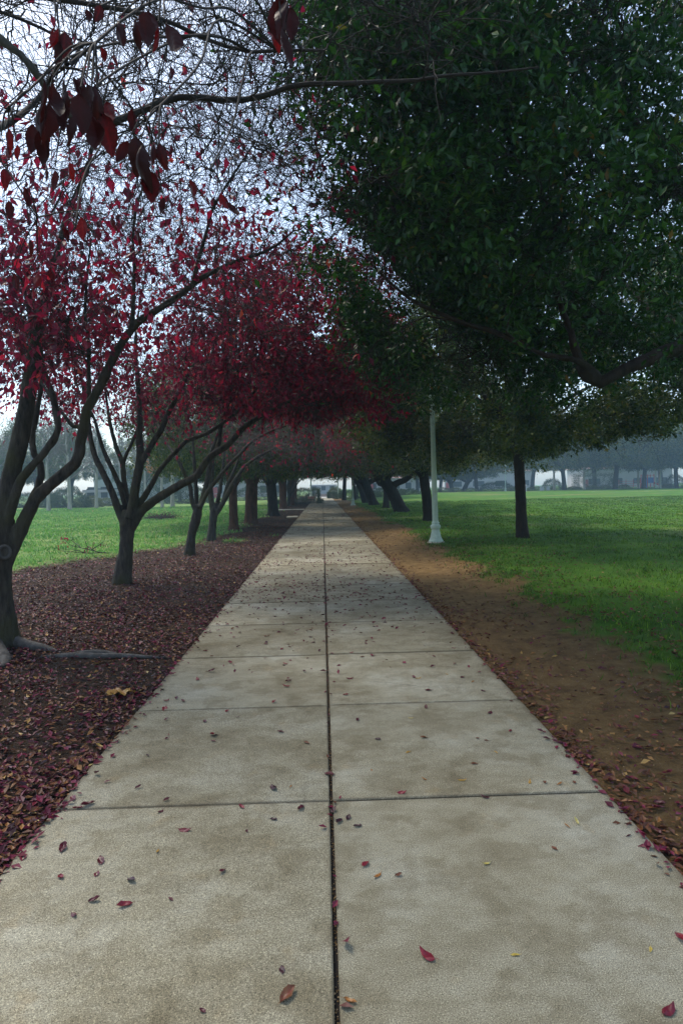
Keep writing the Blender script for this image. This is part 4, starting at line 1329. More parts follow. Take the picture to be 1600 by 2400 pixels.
copy_tree(oakC, (T7[0], T7[1], 0), 3.3, (1.08, 1.08, 1.0), 'stout dark oak beside the sunken cover plate', mats={'trunk': M['oak_bark'], 'crown': M['oak_leaf']})
for px, py, rz, sc, tall, lab in (
    (664, 1193, 4.4, 1.0, 1.12, 'oak close behind the one at the cover plate'),
    (683, 1184, 5.1, 1.0, 1.2, 'oak where the pale side path meets the walk, hither side'),
    (690, 1178, 0.5, 1.0, 1.3, 'oak at the far side of the pale side path'),
):
    g_ = G(px, py)
    copy_tree(oakC, (min(g_[0], -2.6), g_[1], 0), rz, (sc, sc, tall), lab, mats={'crown': M['oak_leaf']} if rz > 5 else None)
# bare forked tree among them and two thin-trunked trees at the end of the walk
g_ = G(676, 1186.5)
copy_tree(tree4, (g_[0], g_[1], 0), 0.5, (1.0, 1.0, 1.0), 'grey forked tree half hidden among the far oak trunks')
for y_, x_, rz, lab in ((64, -4.2, 1.2, 'oak past the side path, beyond the first hedge corner'), (76, -4.6, 2.6, 'farthest oak on the litter side of the walk'), (90, 4.9, 3.9, 'oak over the low clipped hedge at the end of the walk')):
    copy_tree(oakA, (x_, y_, 0), rz, (.85, .85, 1.6), lab)


# ---------------------------------------------------------------- lamp posts
def lamp_post(loc, label, group='park lamp posts', tilt=0.0, height=4.35):
    r = thing('lamp_post', loc, label, 'street lamp', group)
    r.rotation_euler = (0, tilt, 0)
    b = MB()
    b.lathe([(.25, -.05), (.25, .035), (.235, .05)], 8)
    b.build('plinth', M['plinth'], r)
    b = MB()
    prof = [(.205, .05), (.205, .085), (.185, .10), (.178, .13), (.157, .17), (.14, .25), (.12, .34), (.115, .40), (.14, .44), (.145, .47)]
    b.lathe(prof, 32, [0, 0, 0, .10, .10, .10, .10, .07, 0, 0])
    b.build('base', M['lamp'], r)
    b = MB()
    b.lathe([(.145, .47), (.15, .495), (.135, .515), (.112, .535), (.102, .56), (.112, .58), (.106, .60), (.092, .615), (.086, .64)], 24)
    b.build('collar', M['lamp'], r)
    b = MB()
    b.lathe([(.084, .64), (.080, 1.4), (.073, 2.4), (.066, 3.3), (.07, height - .25), (.07, height - .2)], 32, [.13, .13, .13, .13, .13, 0])
    b.build('shaft', M['lamp'], r)
    b = MB()
    h = height
    b.lathe([(.07, h - .2), (.10, h - .17), (.10, h - .13), (.065, h - .1), (.075, h - .03), (.13, h), (.14, h + .02)], 20)
    b.build('capital', M['lamp'], r)
    b = MB()
    b.lathe([(.11, h + .02), (.17, h + .10), (.205, h + .22), (.19, h + .36), (.13, h + .46), (.09, h + .50)], 20)
    b.build('globe', M['glass_globe'], r, True)
    b = MB()
    b.lathe([(.10, h + .49), (.085, h + .53), (.03, h + .58), (.02, h + .66), (.005, h + .70)], 14)
    b.build('finial', M['lamp'], r)
    return r


lp = G(1021, 1273)
lamp = lamp_post((lp[0], lp[1], 0), 'pale green fluted lamp post at the edge of the lawn, the nearest one', tilt=-0.015)


def far_x(px, y):
    return (px - 756 - 0.0192 * 10) / FPX * y


g_ = G(827, 1184.5)
copy_tree(lamp, (g_[0], g_[1], 0.0), 0, (1, 1, 1), 'lamp post standing at the dirt strip halfway down the walk')
copy_tree(lamp, (far_x(792, 92), 92, 0.0), 0, (1, 1, 1), 'lamp post behind the low clipped hedge at the end of the walk')
copy_tree(lamp, (far_x(729, 80), 80, 0.55), 0, (1, 1, 1), 'lamp post on the brick pedestal by the dark hedge')
copy_tree(lamp, (far_x(1187, 110), 110, 0.35), 0, (1, 1, 1), 'misty lamp post before the long dome-topped hedge')
copy_tree(lamp, (far_x(1547, 112), 112, 0.35), 0, (1, 1, 1), 'misty lamp post beside the blue and red play frame')
b = MB()
b.box((far_x(729, 80) - .42, 79.6, -.05), (far_x(729, 80) + .42, 80.4, .5))
b.box((far_x(729, 80) - .48, 79.54, .5), (far_x(729, 80) + .48, 80.46, .56))
tag(b.build('brick_pedestal', M['brick']), 'brick pedestal with a flat cap carrying a lamp post', 'pedestal')


# ---------------------------------------------------------------- far planes with pale trunks, background trees
def plane_tree(loc, h, seed, label, group, leaves=0, lean=0.0, leaf='orange_leaf'):
    global rng
    rng = np.random.default_rng(seed)
    o = A(loc, float)
    r = thing('plane_tree', tuple(o), label, 'tree', group)
    P = spline([o + A([0, 0, -.1]), o + A([lean * .2, 0, h * .25]), o + A([lean * .5 + rng.normal() * .1, 0, h * .55]), o + A([lean, rng.normal() * .2, h])], 22)
    R = np.interp(np.linspace(0, 1, 22), [0, .06, .5, 1], [h * .026, h * .018, h * .012, .02])
    b = MB()
    b.tubes(P, R, 9, cap=True)
    b.build('trunk', M['pale_bark'], r, True, tuple(o))
    P1, R1 = spawn(P[None], R[None], 22, .28, .98, (.6, 1.2), (h * .22, h * .42), 8, .12, .06, .05, .012, .55, clampL=.55)
    P2, R2 = spawn(P1, R1, 6, .2, 1, (.4, 1.0), (h * .08, h * .18), 5, .15, .03, .018, .008)
    P3, R3 = spawn(P2, R2, 4, .2, 1, (.4, 1.0), (h * .04, h * .09), 3, .15, .0, .009, .005)
    b = MB()
    b.tubes(P1, R1, 5)
    b.tubes(P2, R2, 3)
    b.tubes(P3, R3, 3)
    b.build('branches', M['pale_twig'], r, True, tuple(o))
    if leaves:
        c = MB()
        crimson = np.repeat(np.arange(len(P3)), leaves)
        p, T, _ = sample_lines(P3[crimson], R3[crimson], rng.uniform(.3, 1, len(crimson)))
        k = (p[:, 2] < o[2] + h * .62) & (vnoise(p[:, 0], p[:, 2] + p[:, 1], .5, seed) > -.3)
        p, T = p[k], T[k]
        c.scatter(leaf_tpl(.7, .1, -.05), p + rng.normal(size=p.shape) * .06, rng.normal(size=p.shape) * .7 + A([0, 0, -.6]), rng.uniform(.14, .24, len(p)), rng.random(len(p)))
        c.build('crown', M[leaf], r, False, tuple(o))
    return r


PL = 'pale-trunked plane trees beyond the meadow'
pl1 = plane_tree((far_x(171, 58), 58, 0), 9.5, 101, 'bare pale-trunked plane tree right of the thinner one, before the dark mounded bush', None)
pl2 = plane_tree((far_x(232, 62), 62, 0), 9.0, 102, 'bare pale plane tree standing alone before the low white hut', None, lean=.3)
pl3 = plane_tree((far_x(383, 60), 60, 0), 8.0, 103, 'pale plane tree with orange autumn leaves still on it', None, leaves=7)
copy_tree(pl1, (far_x(123, 57), 57, 0), 2.0, (.95, .95, .9), 'bare pale-trunked plane tree seen between the stems of the knot-holed tree')
copy_tree(pl2, (far_x(407, 63), 63, 0), 1.1, (1.25, 1.25, 1.15), 'tall pale plane tree just behind the orange-leaved one')
copy_tree(pl1, (far_x(8, 66), 66, 0), 3.0, (1, 1, 1.05), 'bare plane tree farthest out on the meadow side')
copy_tree(pl2, (far_x(292, 76), 76, 0), 4.0, (1, 1, 1.0), 'faint bare plane tree behind the straight short trunk of the fullest red tree')
copy_tree(pl1, (far_x(345, 78), 78, 0), 5.1, (1, 1, .95), 'faint bare plane tree before the grey flat-topped building')
for px, y, rz, sc, lab in ((1303, 108, .4, 1.0, 'pale misty plane trunk between the two dome hedges'), (1375, 107, 2.2, 1.05, 'pale misty plane trunk at the end of the tall hedge'), (1505, 112, 3.7, 1.1, 'pale misty plane trunk before the white hall by the railing'), (1556, 116, 5.2, 1.0, 'pale misty plane trunk beside the play frame')):
    copy_tree(pl2 if rz > 3 else pl1, (far_x(px, y), y, .35), rz, (sc * 1.2, sc * 1.2, sc), lab)
rng = np.random.default_rng(77)

FR = 'misty oaks along the far edge of the lawn'
for k, (px, y, src, rz, sc, lab) in enumerate([
    (1328, 108, oakA, .3, 1.55, 'misty oak with a V-shaped stem beside it, right of the small dome hedge'),
    (1449, 106, oakA, 1.9, 1.7, 'misty oak with the thickest trunk on the far lawn edge'),
    (1517, 108, oakA, 3.4, 1.5, 'misty oak in front of the blue play panels'),
    (1597, 107, oakA, 4.6, 1.5, 'misty oak at the outer end of the far lawn edge'),
    (1119, 116, oakA, 5.5, 1.45, 'misty oak at the rounded end of the long dome-topped hedge'),
    (1087, 122, oakB, 2.6, 1.1, 'misty forked oak next inward from the rounded hedge end'),
    (1061, 125, oakB, .9, 1.0, 'misty slender oak behind the low pale shrubs'),
    (1032, 120, oakA, 2.8, 1.3, 'misty oak seen just outside the near lamp post shaft'),
    (979, 126, oakA, 1.2, 1.4, 'misty oak between the leaning trunk and the trunk at the lamp post'),
    (1400, 128, oakA, .9, 1.9, 'tall faint tree in the second row behind the tall hedge'),
    (1250, 134, oakA, 2.4, 1.8, 'tall faint tree behind the white post on the far lawn edge'),
    (1560, 134, oakA, 5.0, 2.0, 'tall faint tree behind the play frame'),
    (1680, 118, oakA, 3.9, 1.9, 'tall faint tree at the outermost edge of the far lawn'),
    (900, 130, oakA, 3.0, 1.5, 'faint tree closing the view between the lawn-side trunks'),
]):
    copy_tree(src, (far_x(px, y), y, .35), rz, (sc, sc, sc), lab)
for k, (px, y, src, rz, sx, sz, lab) in enumerate([
    (25, 84, oakA, .5, .95, 1.15, 'misty evergreen tree at the outer end of the meadow backdrop'),
    (95, 80, oakA, 2.2, 1.0, 1.45, 'tall misty evergreen rising behind the knot-holed tree'),
    (175, 96, oakA, 3.6, 1.0, 1.55, 'tallest misty evergreen behind the mounded bush'),
    (-60, 90, oakA, 1.4, 1.1, 1.3, 'misty evergreen almost out of view beyond the meadow'),
    (345, 98, oakA, 4.4, 1.0, 1.35, 'misty evergreen behind the orange-leaved plane tree'),
    (425, 92, oakA, 5.4, 1.1, 1.2, 'misty evergreen between the orange-leaved tree and the burl-trunked tree'),
    (500, 110, oakA, .2, 1.2, 1.2, 'faint evergreen behind the grey forked tree'),
]):
    copy_tree(src, (far_x(px, y), y, 0), rz, (sx, sx, sz), lab)


# ---------------------------------------------------------------- hedges and shrubs
def bush(name, loc, rad, label, cat, mat='hedge_leaf', group=None, nleaf=5200, box=False, leaf=(.09, .15), rot=0.0, lumps=1.0):
    """leafy shell over a twiggy core, lumpy outline"""
    o = A(loc, float)
    r = thing(name, tuple(o), label, cat, group, rot)
    v = nrm(rng.normal(size=(nleaf, 3)))
    v[:, 2] = np.abs(v[:, 2])
    if box:
        q_ = rng.uniform(-1, 1, (nleaf, 3))
        ax_ = rng.integers(0, 5, nleaf)
        q_[ax_ == 0, 0], q_[ax_ == 1, 0], q_[ax_ == 2, 1], q_[ax_ == 3, 1] = 1, -1, 1, -1
        q_[ax_ == 4, 2] = 1
        q_[:, 2] = (q_[:, 2] + 1) / 2 * np.where(ax_ == 4, 1, 1)
        v = q_
    lump = 1 + lumps * 0.13 * (vnoise(v[:, 0] * 3, v[:, 1] * 3 + v[:, 2] * 2, .5, int(abs(o[0] * 10)) + 3))
    p = v * (lump * rng.uniform(.86, 1.03, nleaf))[:, None] * A(rad)
    b_ = MB()
    b_.scatter(leaf_tpl(.5, .08, -.04), p, v + rng.normal(size=v.shape) * .7, rng.uniform(leaf[0], leaf[1], nleaf), np.clip(rng.beta(2, 2.2, nleaf), 0, 1))
    b_.build('foliage', M[mat], r)
    # stems inside
    s0 = np.stack([rng.uniform(-.5, .5, 26) * rad[0], rng.uniform(-.5, .5, 26) * rad[1], np.full(26, -.05)], -1)
    e0 = p[rng.integers(0, nleaf, 26)] * .9
    P = s0[:, None] + (e0 - s0)[:, None] * np.linspace(0, 1, 6)[None, :, None]
    b_ = MB()
    b_.tubes(P, np.broadcast_to(np.linspace(.03, .01, 6), (26, 6)), 4)
    b_.build('stems', M['twig'], r)
    return r


bush('dome_bush', (far_x(168, 68), 68, 0), (2.1, 2.0, 2.2), 'dark mounded bush behind the pale plane trunk on the meadow edge', 'bush', nleaf=8000)
bush('dome_bush', (far_x(130, 70), 70, 0), (1.6, 1.6, 1.5), 'smaller dark bush joined to the mounded one', 'bush')
bush('dome_bush', (far_x(60, 72), 72, 0), (3.4, 2.0, 1.6), 'broad dark bush behind the stems of the knot-holed tree', 'bush', nleaf=7000)
bush('dome_bush', (far_x(345, 80), 80, 0), (3.0, 2.0, 2.6), 'dark bush under the orange-leaved plane tree', 'bush', nleaf=8000)
bush('dome_bush', (far_x(445, 76), 76, 0), (2.6, 2.0, 2.4), 'dark round bush behind the burl-trunked tree', 'bush', nleaf=8000)
bush('shrub', (far_x(262, 72), 72, 0), (3.2, 1.5, .9), 'low olive shrub before the low white hut', 'shrub', 'scrub_leaf', nleaf=4000)
bush('shrub', (far_x(215, 69), 69, 0), (1.6, 1.2, 1.2), 'pale olive shrub leaning out of the mounded bush', 'shrub', 'scrub_leaf', nleaf=3000)
bush('dome_bush', (far_x(600, 90), 90, 0), (4.0, 2.0, 2.0), 'dark bush seen between the brown oak trunks', 'bush', nleaf=7000)
bush('hedge', (far_x(713, 84), 84, 0), (2.0, 1.2, 1.5), 'dark square hedge around the lamp pedestal', 'hedge', nleaf=7000, box=True)
bush('hedge', (far_x(727, 90), 90, 0), (.7, 2.0, .8), 'rounded hedge end beside the walk by the lamp pedestal', 'hedge', nleaf=5000)
bush('hedge', (far_x(700, 66), 66, 0), (2.3, .6, .42), 'very low ivy hedge beyond the pale side path', 'hedge', nleaf=5000, box=True, leaf=(.06, .1))
bush('hedge', (far_x(789, 96), 96, 0), (1.3, .8, .85), 'low clipped hedge at the end of the walk', 'hedge', nleaf=5000, box=True)
bush('shrub', (far_x(786, 99), 99, 0), (1.3, 1.0, 1.7), 'yellow-green shrub showing above the low clipped hedge', 'shrub', 'scrub_leaf', nleaf=4500)
bush('dome_bush', (far_x(840, 88), 88, 0), (3.4, 1.6, 1.3), 'dark bush behind the lawn-side lamp halfway down', 'bush', nleaf=6000)
bush('dome_bush', (far_x(905, 92), 92, 0), (3.2, 1.6, 1.5), 'dark bush between the leaning oak and the straight oak', 'bush', nleaf=6000)
bush('dome_bush', (far_x(955, 94), 94, .1), (2.2, 1.4, 1.1), 'low dark bush just past the leaning oak on the lawn edge', 'bush', nleaf=5000)
bush('hedge', (far_x(1166, 113), 113, .35), (3.3, 1.6, 1.75), 'long dome-topped hedge behind the misty lamp post', 'hedge', nleaf=8000)
bush('dome_bush', (far_x(1298, 115), 115, .35), (1.9, 1.5, 2.1), 'small round-topped hedge between pale trunk and misty oak', 'bush', nleaf=6000)
bush('hedge', (far_x(1398, 116), 116, .35), (3.5, 1.6, 2.9), 'tall dark hedge before the white hall', 'hedge', nleaf=9000, box=True)
bush('dome_bush', (far_x(1592, 118), 118, .35), (2.2, 1.6, 2.4), 'dark bush at the outer side of the play frame', 'bush', nleaf=6000)
for px, y, rx, lab in ((1040, 114, 1.6, 'low pale shrub by the misty oak outside the lamp shaft'), (1068, 113, 1.4, 'low pale shrub second from the near lamp post'), (1105, 112, 1.3, 'low pale shrub at the rounded hedge end'), (1205, 111, 1.2, 'low shrub beside the white post'), (1258, 111, 1.5, 'low shrub before the small dome hedge'), (1350, 110, 1.5, 'low shrub under the V-stemmed oak'), (1395, 110, 1.4, 'low shrub at the foot of the tall hedge'), (1425, 110, 1.2, 'low shrub beside the thickest misty trunk'), (1470, 110, 1.2, 'low shrub before the railing'), (1580, 110, 1.6, 'low shrub before the outer bush')):
    bush('shrub', (far_x(px, y), y, .3), (rx, .9, .7 + .25 * rng.random()), lab, 'shrub', 'scrub_leaf', nleaf=1600)

# ---------------------------------------------------------------- far buildings and fittings
def building(loc, wd, dp, ht, label, roof='roof', rows=1, cols=6, rot=0.0, flat=False):
    r = thing('building', loc, label, 'building', None, rot)
    b_ = MB()
    b_.box((-wd / 2, 0, -.2), (wd / 2, dp, ht))
    b_.build('wall', M['white'] if not flat else M['grey'], r)
    b_ = MB()
    if flat:
        b_.box((-wd / 2 - .2, -.2, ht), (wd / 2 + .2, dp + .2, ht + .35))
    else:
        v = A([[-wd / 2 - .6, -.6, ht], [wd / 2 + .6, -.6, ht], [wd / 2 + .6, dp + .6, ht], [-wd / 2 - .6, dp + .6, ht], [-wd / 2 + 2, dp / 2, ht + 1.3], [wd / 2 - 2, dp / 2, ht + 1.3]])
        b_.add(v, [[3, 0, 4], [1, 2, 5]], [[0, 1, 5, 4], [2, 3, 4, 5], [0, 3, 2, 1]])
    b_.build('roof', M['roof'] if not flat else M['white'], r)
    for rr_ in range(rows):
        for i in range(cols):
            x0 = -wd / 2 + wd * (i + .25) / cols
            z0 = .9 + rr_ * 3.0
            b_ = MB()
            b_.box((x0, -.06, z0), (x0 + wd * .5 / cols, .02, z0 + 1.4))
            f_ = b_.build('window', M['dark'], r)
            b_ = MB()
            b_.box((x0 - .08, -.10, z0 - .12), (x0 + wd * .5 / cols + .08, -.005, z0 - .01))
            b_.build('sill', M['white'], f_)
    b_ = MB()
    b_.box((-wd / 2 + .3, -.07, -.1), (-wd / 2 + 1.25, .02, 2.1))
    b_.build('door', M['red'] if not flat else M['dark'], r)
    return r


building((far_x(1480, 150), 150, .3), 22, 10, 4.7, 'long pale hall seen under the misty crowns beyond the far lawn edge', cols=4)
building((far_x(1150, 165), 165, .3), 24, 9, 4.8, 'pale building behind the long dome-topped hedge', cols=4)
building((far_x(930, 150), 150, .2), 14, 8, 3.4, 'pale house glimpsed between the lawn-side oak trunks', cols=5)
building((far_x(758, 170), 170, 0), 7, 6, 2.1, 'pale low pavilion closing the end of the walk', cols=3, flat=True)
building((far_x(330, 115), 115, 0), 16, 10, 6.2, 'grey flat-topped building behind the orange-leaved plane tree', rows=2, cols=6, flat=True)
building((far_x(585, 125), 125, 0), 15, 8, 3.4, 'pale house glimpsed between the brown oak trunks', cols=5)
building((far_x(236, 82), 82, 0), 3.4, 2.5, 1.6, 'low white hut beyond the meadow', cols=2, flat=True)
# play frame: posts, blue panels, red rails and a slide
pf = thing('play_frame', (far_x(1527, 122), 122, .35), 'blue and red play frame in the mist', 'play frame')
for x_ in (-1.3, 0, 1.3):
    for y_ in (0, 1.3):
        b = MB()
        b.box((x_ - .06, y_ - .06, -.1), (x_ + .06, y_ + .06, 2.7))
        b.build('post', M['red'], pf)
for x_ in (-1.2, .1):
    b = MB()
    b.box((x_, -.05, 1.0 if x_ > 0 else .1), (x_ + 1.1, .03, 2.1))
    b.build('panel', M['blue'], pf)
b = MB()
b.box((-1.24, .07, .9), (1.24, 1.23, .98))
b.build('deck', M['grey'], pf)
b = MB()
b.tubes(A([[-1.3, -.02, 2.5], [1.3, -.02, 2.5]]), A([.05, .05]), 8, cap=True)
b.build('rail', M['red'], pf)
b = MB()
P = spline([A([1.4, .5, 1.0]), A([2.0, .4, .8]), A([2.9, .3, .25]), A([3.5, .3, .15])], 12)
for off, hh in ((-.3, .22), (0, .02), (.3, .22)):
    b.tubes(P + A([0, off, hh * .5]), np.full(12, .14 if off == 0 else .06), 6, cap=True)
b.build('slide', M['red'], pf)
# railing before the hall
rl = thing('railing', (far_x(1484, 124), 124, .35), 'reddish pipe railing before the white hall', 'railing')
for z_ in (.5, .95, 1.4):
    b = MB()
    b.tubes(A([[-2.2, 0, z_], [2.2, 0, z_]]), A([.035, .035]), 6, cap=True)
    b.build('rail', M['red'], rl)
for x_ in (-2.2, -.75, .75, 2.2):
    b = MB()
    b.tubes(A([[x_, 0, -.1], [x_, 0, 1.8]]), A([.05, .05]), 6, cap=True)
    b.build('post', M['red'], rl)
# service cabinets and post
for px, y, wd, ht, lab in ((1275, 106, .62, .75, 'grey service cabinet, the inner of the pair under the small dome hedge'), (1289, 106, .60, .72, 'grey service cabinet, the outer of the pair near the pale trunk')):
    r = thing('service_cabinet', (far_x(px, y), y, .35), lab, 'cabinet')
    b = MB()
    b.box((-wd / 2, 0, 0), (wd / 2, .5, ht))
    b.build('housing', M['grey'], r)
    b = MB()
    b.box((-wd / 2 - .04, -.04, ht), (wd / 2 + .04, .54, ht + .06))
    b.build('lid', M['white'], r)
    b = MB()
    b.box((-wd / 2 + .06, -.02, .08), (wd / 2 - .06, -.003, ht - .08))
    b.build('door', M['grey'], r)
r = thing('bollard', (far_x(1235, 104), 104, .35), 'squat white post at the far lawn edge', 'bollard')
b = MB()
b.lathe([(.19, -.05), (.19, .95), (.17, 1.0)], 14)
b.build('post', M['white'], r)
b = MB()
b.lathe([(.21, 1.0), (.21, 1.06), (.1, 1.14), (.02, 1.17)], 14)
b.build('cap', M['white'], r)
r = thing('pole', (far_x(1559, 108), 108, .35), 'tall thin teal pole next to the misty lamp by the play frame', 'pole')
b = MB()
b.lathe([(.16, -.05), (.16, .12), (.09, .15), (.075, 4.2), (.06, 5.2)], 12)
b.build('shaft', M['lamp'], r)
b = MB()
b.lathe([(.09, 5.2), (.09, 5.26), (.03, 5.34)], 12)
b.build('cap', M['lamp'], r)

# sunken cover plate in the litter
cp = G(685, 1212)
r = thing('cover_plate', (cp[0], cp[1], gh(cp[0], cp[1]) - .01), 'pale concrete cover plate with a dark slot, set in the leaf litter', 'cover')
b = MB()
b.box((-.30, -.62, -.05), (.30, -.12, .07))
b.box((-.30, .16, -.05), (.30, .62, .07))
b.build('frame', M['plinth'], r)
b = MB()
b.box((-.28, -.12, -.05), (.28, .16, .035))
b.build('slot', M['dark'], r)

# ---------------------------------------------------------------- fallen branch and brush pile on the meadow
fb = G(235, 1300)
root = thing('fallen_branch', (fb[0], fb[1], 0), 'broken twig branch with a few red leaves lying in the meadow grass', 'branch')
db = float(-(RN.T @ (fb - A([0, 0, CAM_H])))[2])
b, lv = MB(), MB()
ends = []
for pts in ([(258, 1302), (225, 1292), (190, 1284), (165, 1277), (150, 1262)], [(225, 1292), (205, 1280), (200, 1268)], [(240, 1297), (200, 1296), (150, 1291), (133, 1284)], [(215, 1288), (235, 1276), (244, 1268)], [(190, 1284), (170, 1268), (152, 1262)], [(200, 1296), (180, 1290), (165, 1294)]):
    P = spline([W(px, py, db + rng.normal() * .12) for px, py in pts], 14)
    P[:, 2] = np.maximum(P[:, 2], gh(P[:, 0], P[:, 1]) + .02)
    b.tubes(P, np.linspace(.012, .004, 14), 5)
    ends.append(P)
ends = A(ends)
P2, R2_ = spawn(ends, np.full(ends.shape[:2], .006), 5, .2, 1, (.4, 1), (.12, .3), 4, .2, .05, .004, .002)
b.tubes(P2, R2_, 3)
b.build('stem', M['twig'], root, True, (fb[0], fb[1], 0))
cl_ = [(150, 1262, 9), (205, 1285, 9), (222, 1276, 4), (244, 1270, 3), (150, 1272, 4), (202, 1292, 5), (135, 1285, 3)]
pp = np.vstack([W(a_, c_, db)[None] + rng.normal(size=(k_, 3)) * .05 for a_, c_, k_ in cl_])
pp[:, 2] = np.maximum(pp[:, 2], .04)
lv.scatter(leaf_tpl(.55, .1, -.1), pp, rng.normal(size=pp.shape) * .6 + A([0, 0, -.8]), rng.uniform(.06, .1, len(pp)), rng.uniform(.3, .8, len(pp)))
lv.build('leaves', M['red_leaf'], root, False, (fb[0], fb[1], 0))
bp = G(378, 1217)
root = thing('brush_pile', (bp[0], bp[1], 0), 'heap of cut brown twigs and leaves on the meadow past the straight red-tree trunk', 'brush pile')
b, lv = MB(), MB()
N = 240
s0 = np.stack([bp[0] + rng.normal(size=N) * .45, bp[1] + rng.normal(size=N) * .5, .03 + rng.random(N) * .12], -1)
d0 = nrm(rng.normal(size=(N, 3)) * A([1, 1, .35]) + A([0, 0, .18]))
P = s0[:, None] + d0[:, None] * np.linspace(0, 1, 5)[None, :, None] * rng.uniform(.3, .8, N)[:, None, None] + rng.normal(size=(N, 5, 3)) * .02
b.tubes(P, np.broadcast_to(np.linspace(.008, .003, 5), (N, 5)), 4)
b.build('twigs', M['twig'], root, True, (bp[0], bp[1], 0))
N = 700
pp = np.stack([bp[0] + rng.normal(size=N) * .5, bp[1] + rng.normal(size=N) * .5, .04 + np.abs(rng.normal(size=N)) * .14], -1)
lv.scatter(leaf_tpl(.55, .12, -.1), pp, rng.normal(size=pp.shape), rng.uniform(.06, .1, N), rng.choice([.1, .3, .52, .6, .7], N) + rng.normal(size=N) * .04)
lv.build('leaves', M['litter'], root, False, (bp[0], bp[1], 0))

# ---------------------------------------------------------------- single fallen leaves, the largest in view
COL = {'dark plum': .06, 'maroon': .20, 'crimson': .40, 'wine-red': .30, 'brown': .60, 'orange-brown': .80, 'ochre': .90, 'yellow': .965, 'pale yellow': 1.0}
LM = {}
fine_m = leaf_mat('single_fallen_leaf', [(0.0, (0.025, 0.009, 0.014)), (0.2, (0.08, 0.008, 0.016)), (0.30, (0.125, 0.009, 0.022)), (0.42, (0.21, 0.013, 0.024)), (0.6, (0.14, 0.055, 0.022)), (0.8, (0.33, 0.13, 0.025)), (0.9, (0.40, 0.24, 0.05)), (0.965, (0.48, 0.36, 0.05)), (1.0, (0.5, 0.46, 0.22))], 0.1, 0.4, 0.4)


def leaf_mesh(colr, shape):
    if (colr, shape) not in LM:
        b_ = MB()
        narrow = colr in ('ochre', 'orange-brown', 'yellow', 'pale yellow')
        v, vein, f = fine_leaf((.34 if narrow else .52), (.25, .5, .12, .35, .2)[shape], (.25, .45, .12, -.2, .35)[shape], (.2, -.3, .5, .1, -.2)[shape], .2, 20 + shape, 13, 7, .08, .03)
        v[:, 2] -= v[:, 2].min()
        b_.add(v, None, f, np.clip(COL[colr] + rng.normal(size=len(v)) * .02 - .05 * vein, 0, 1))
        o = b_.build('fallen_leaf', fine_m, None, True)
        C.collection.objects.unlink(o)
        LM[(colr, shape)] = o
    return LM[(colr, shape)]


ORD = ['nearest', 'second', 'third', 'fourth', 'fifth', 'sixth', 'seventh', 'eighth', 'ninth', 'tenth', 'eleventh', 'twelfth']
used = {}
count_leaf = 0


def drop(x, y, ln, colr, label, group, shape=None, ang=None):
    global count_leaf
    src = leaf_mesh(colr, int(rng.integers(0, 5)) if shape is None else shape)
    o = src.copy()
    C.collection.objects.link(o)
    on = XL <= x <= XR
    o.location = (x, y, (.003 if on else float(gh(x, y)) + .012))
    a_ = rng.uniform(0, 6.28) if ang is None else ang
    o.rotation_euler = (rng.normal() * .10, rng.normal() * .10, a_)
    o.scale = (ln * .86,) * 3
    tag(o, label, 'leaf', group)
    count_leaf += 1


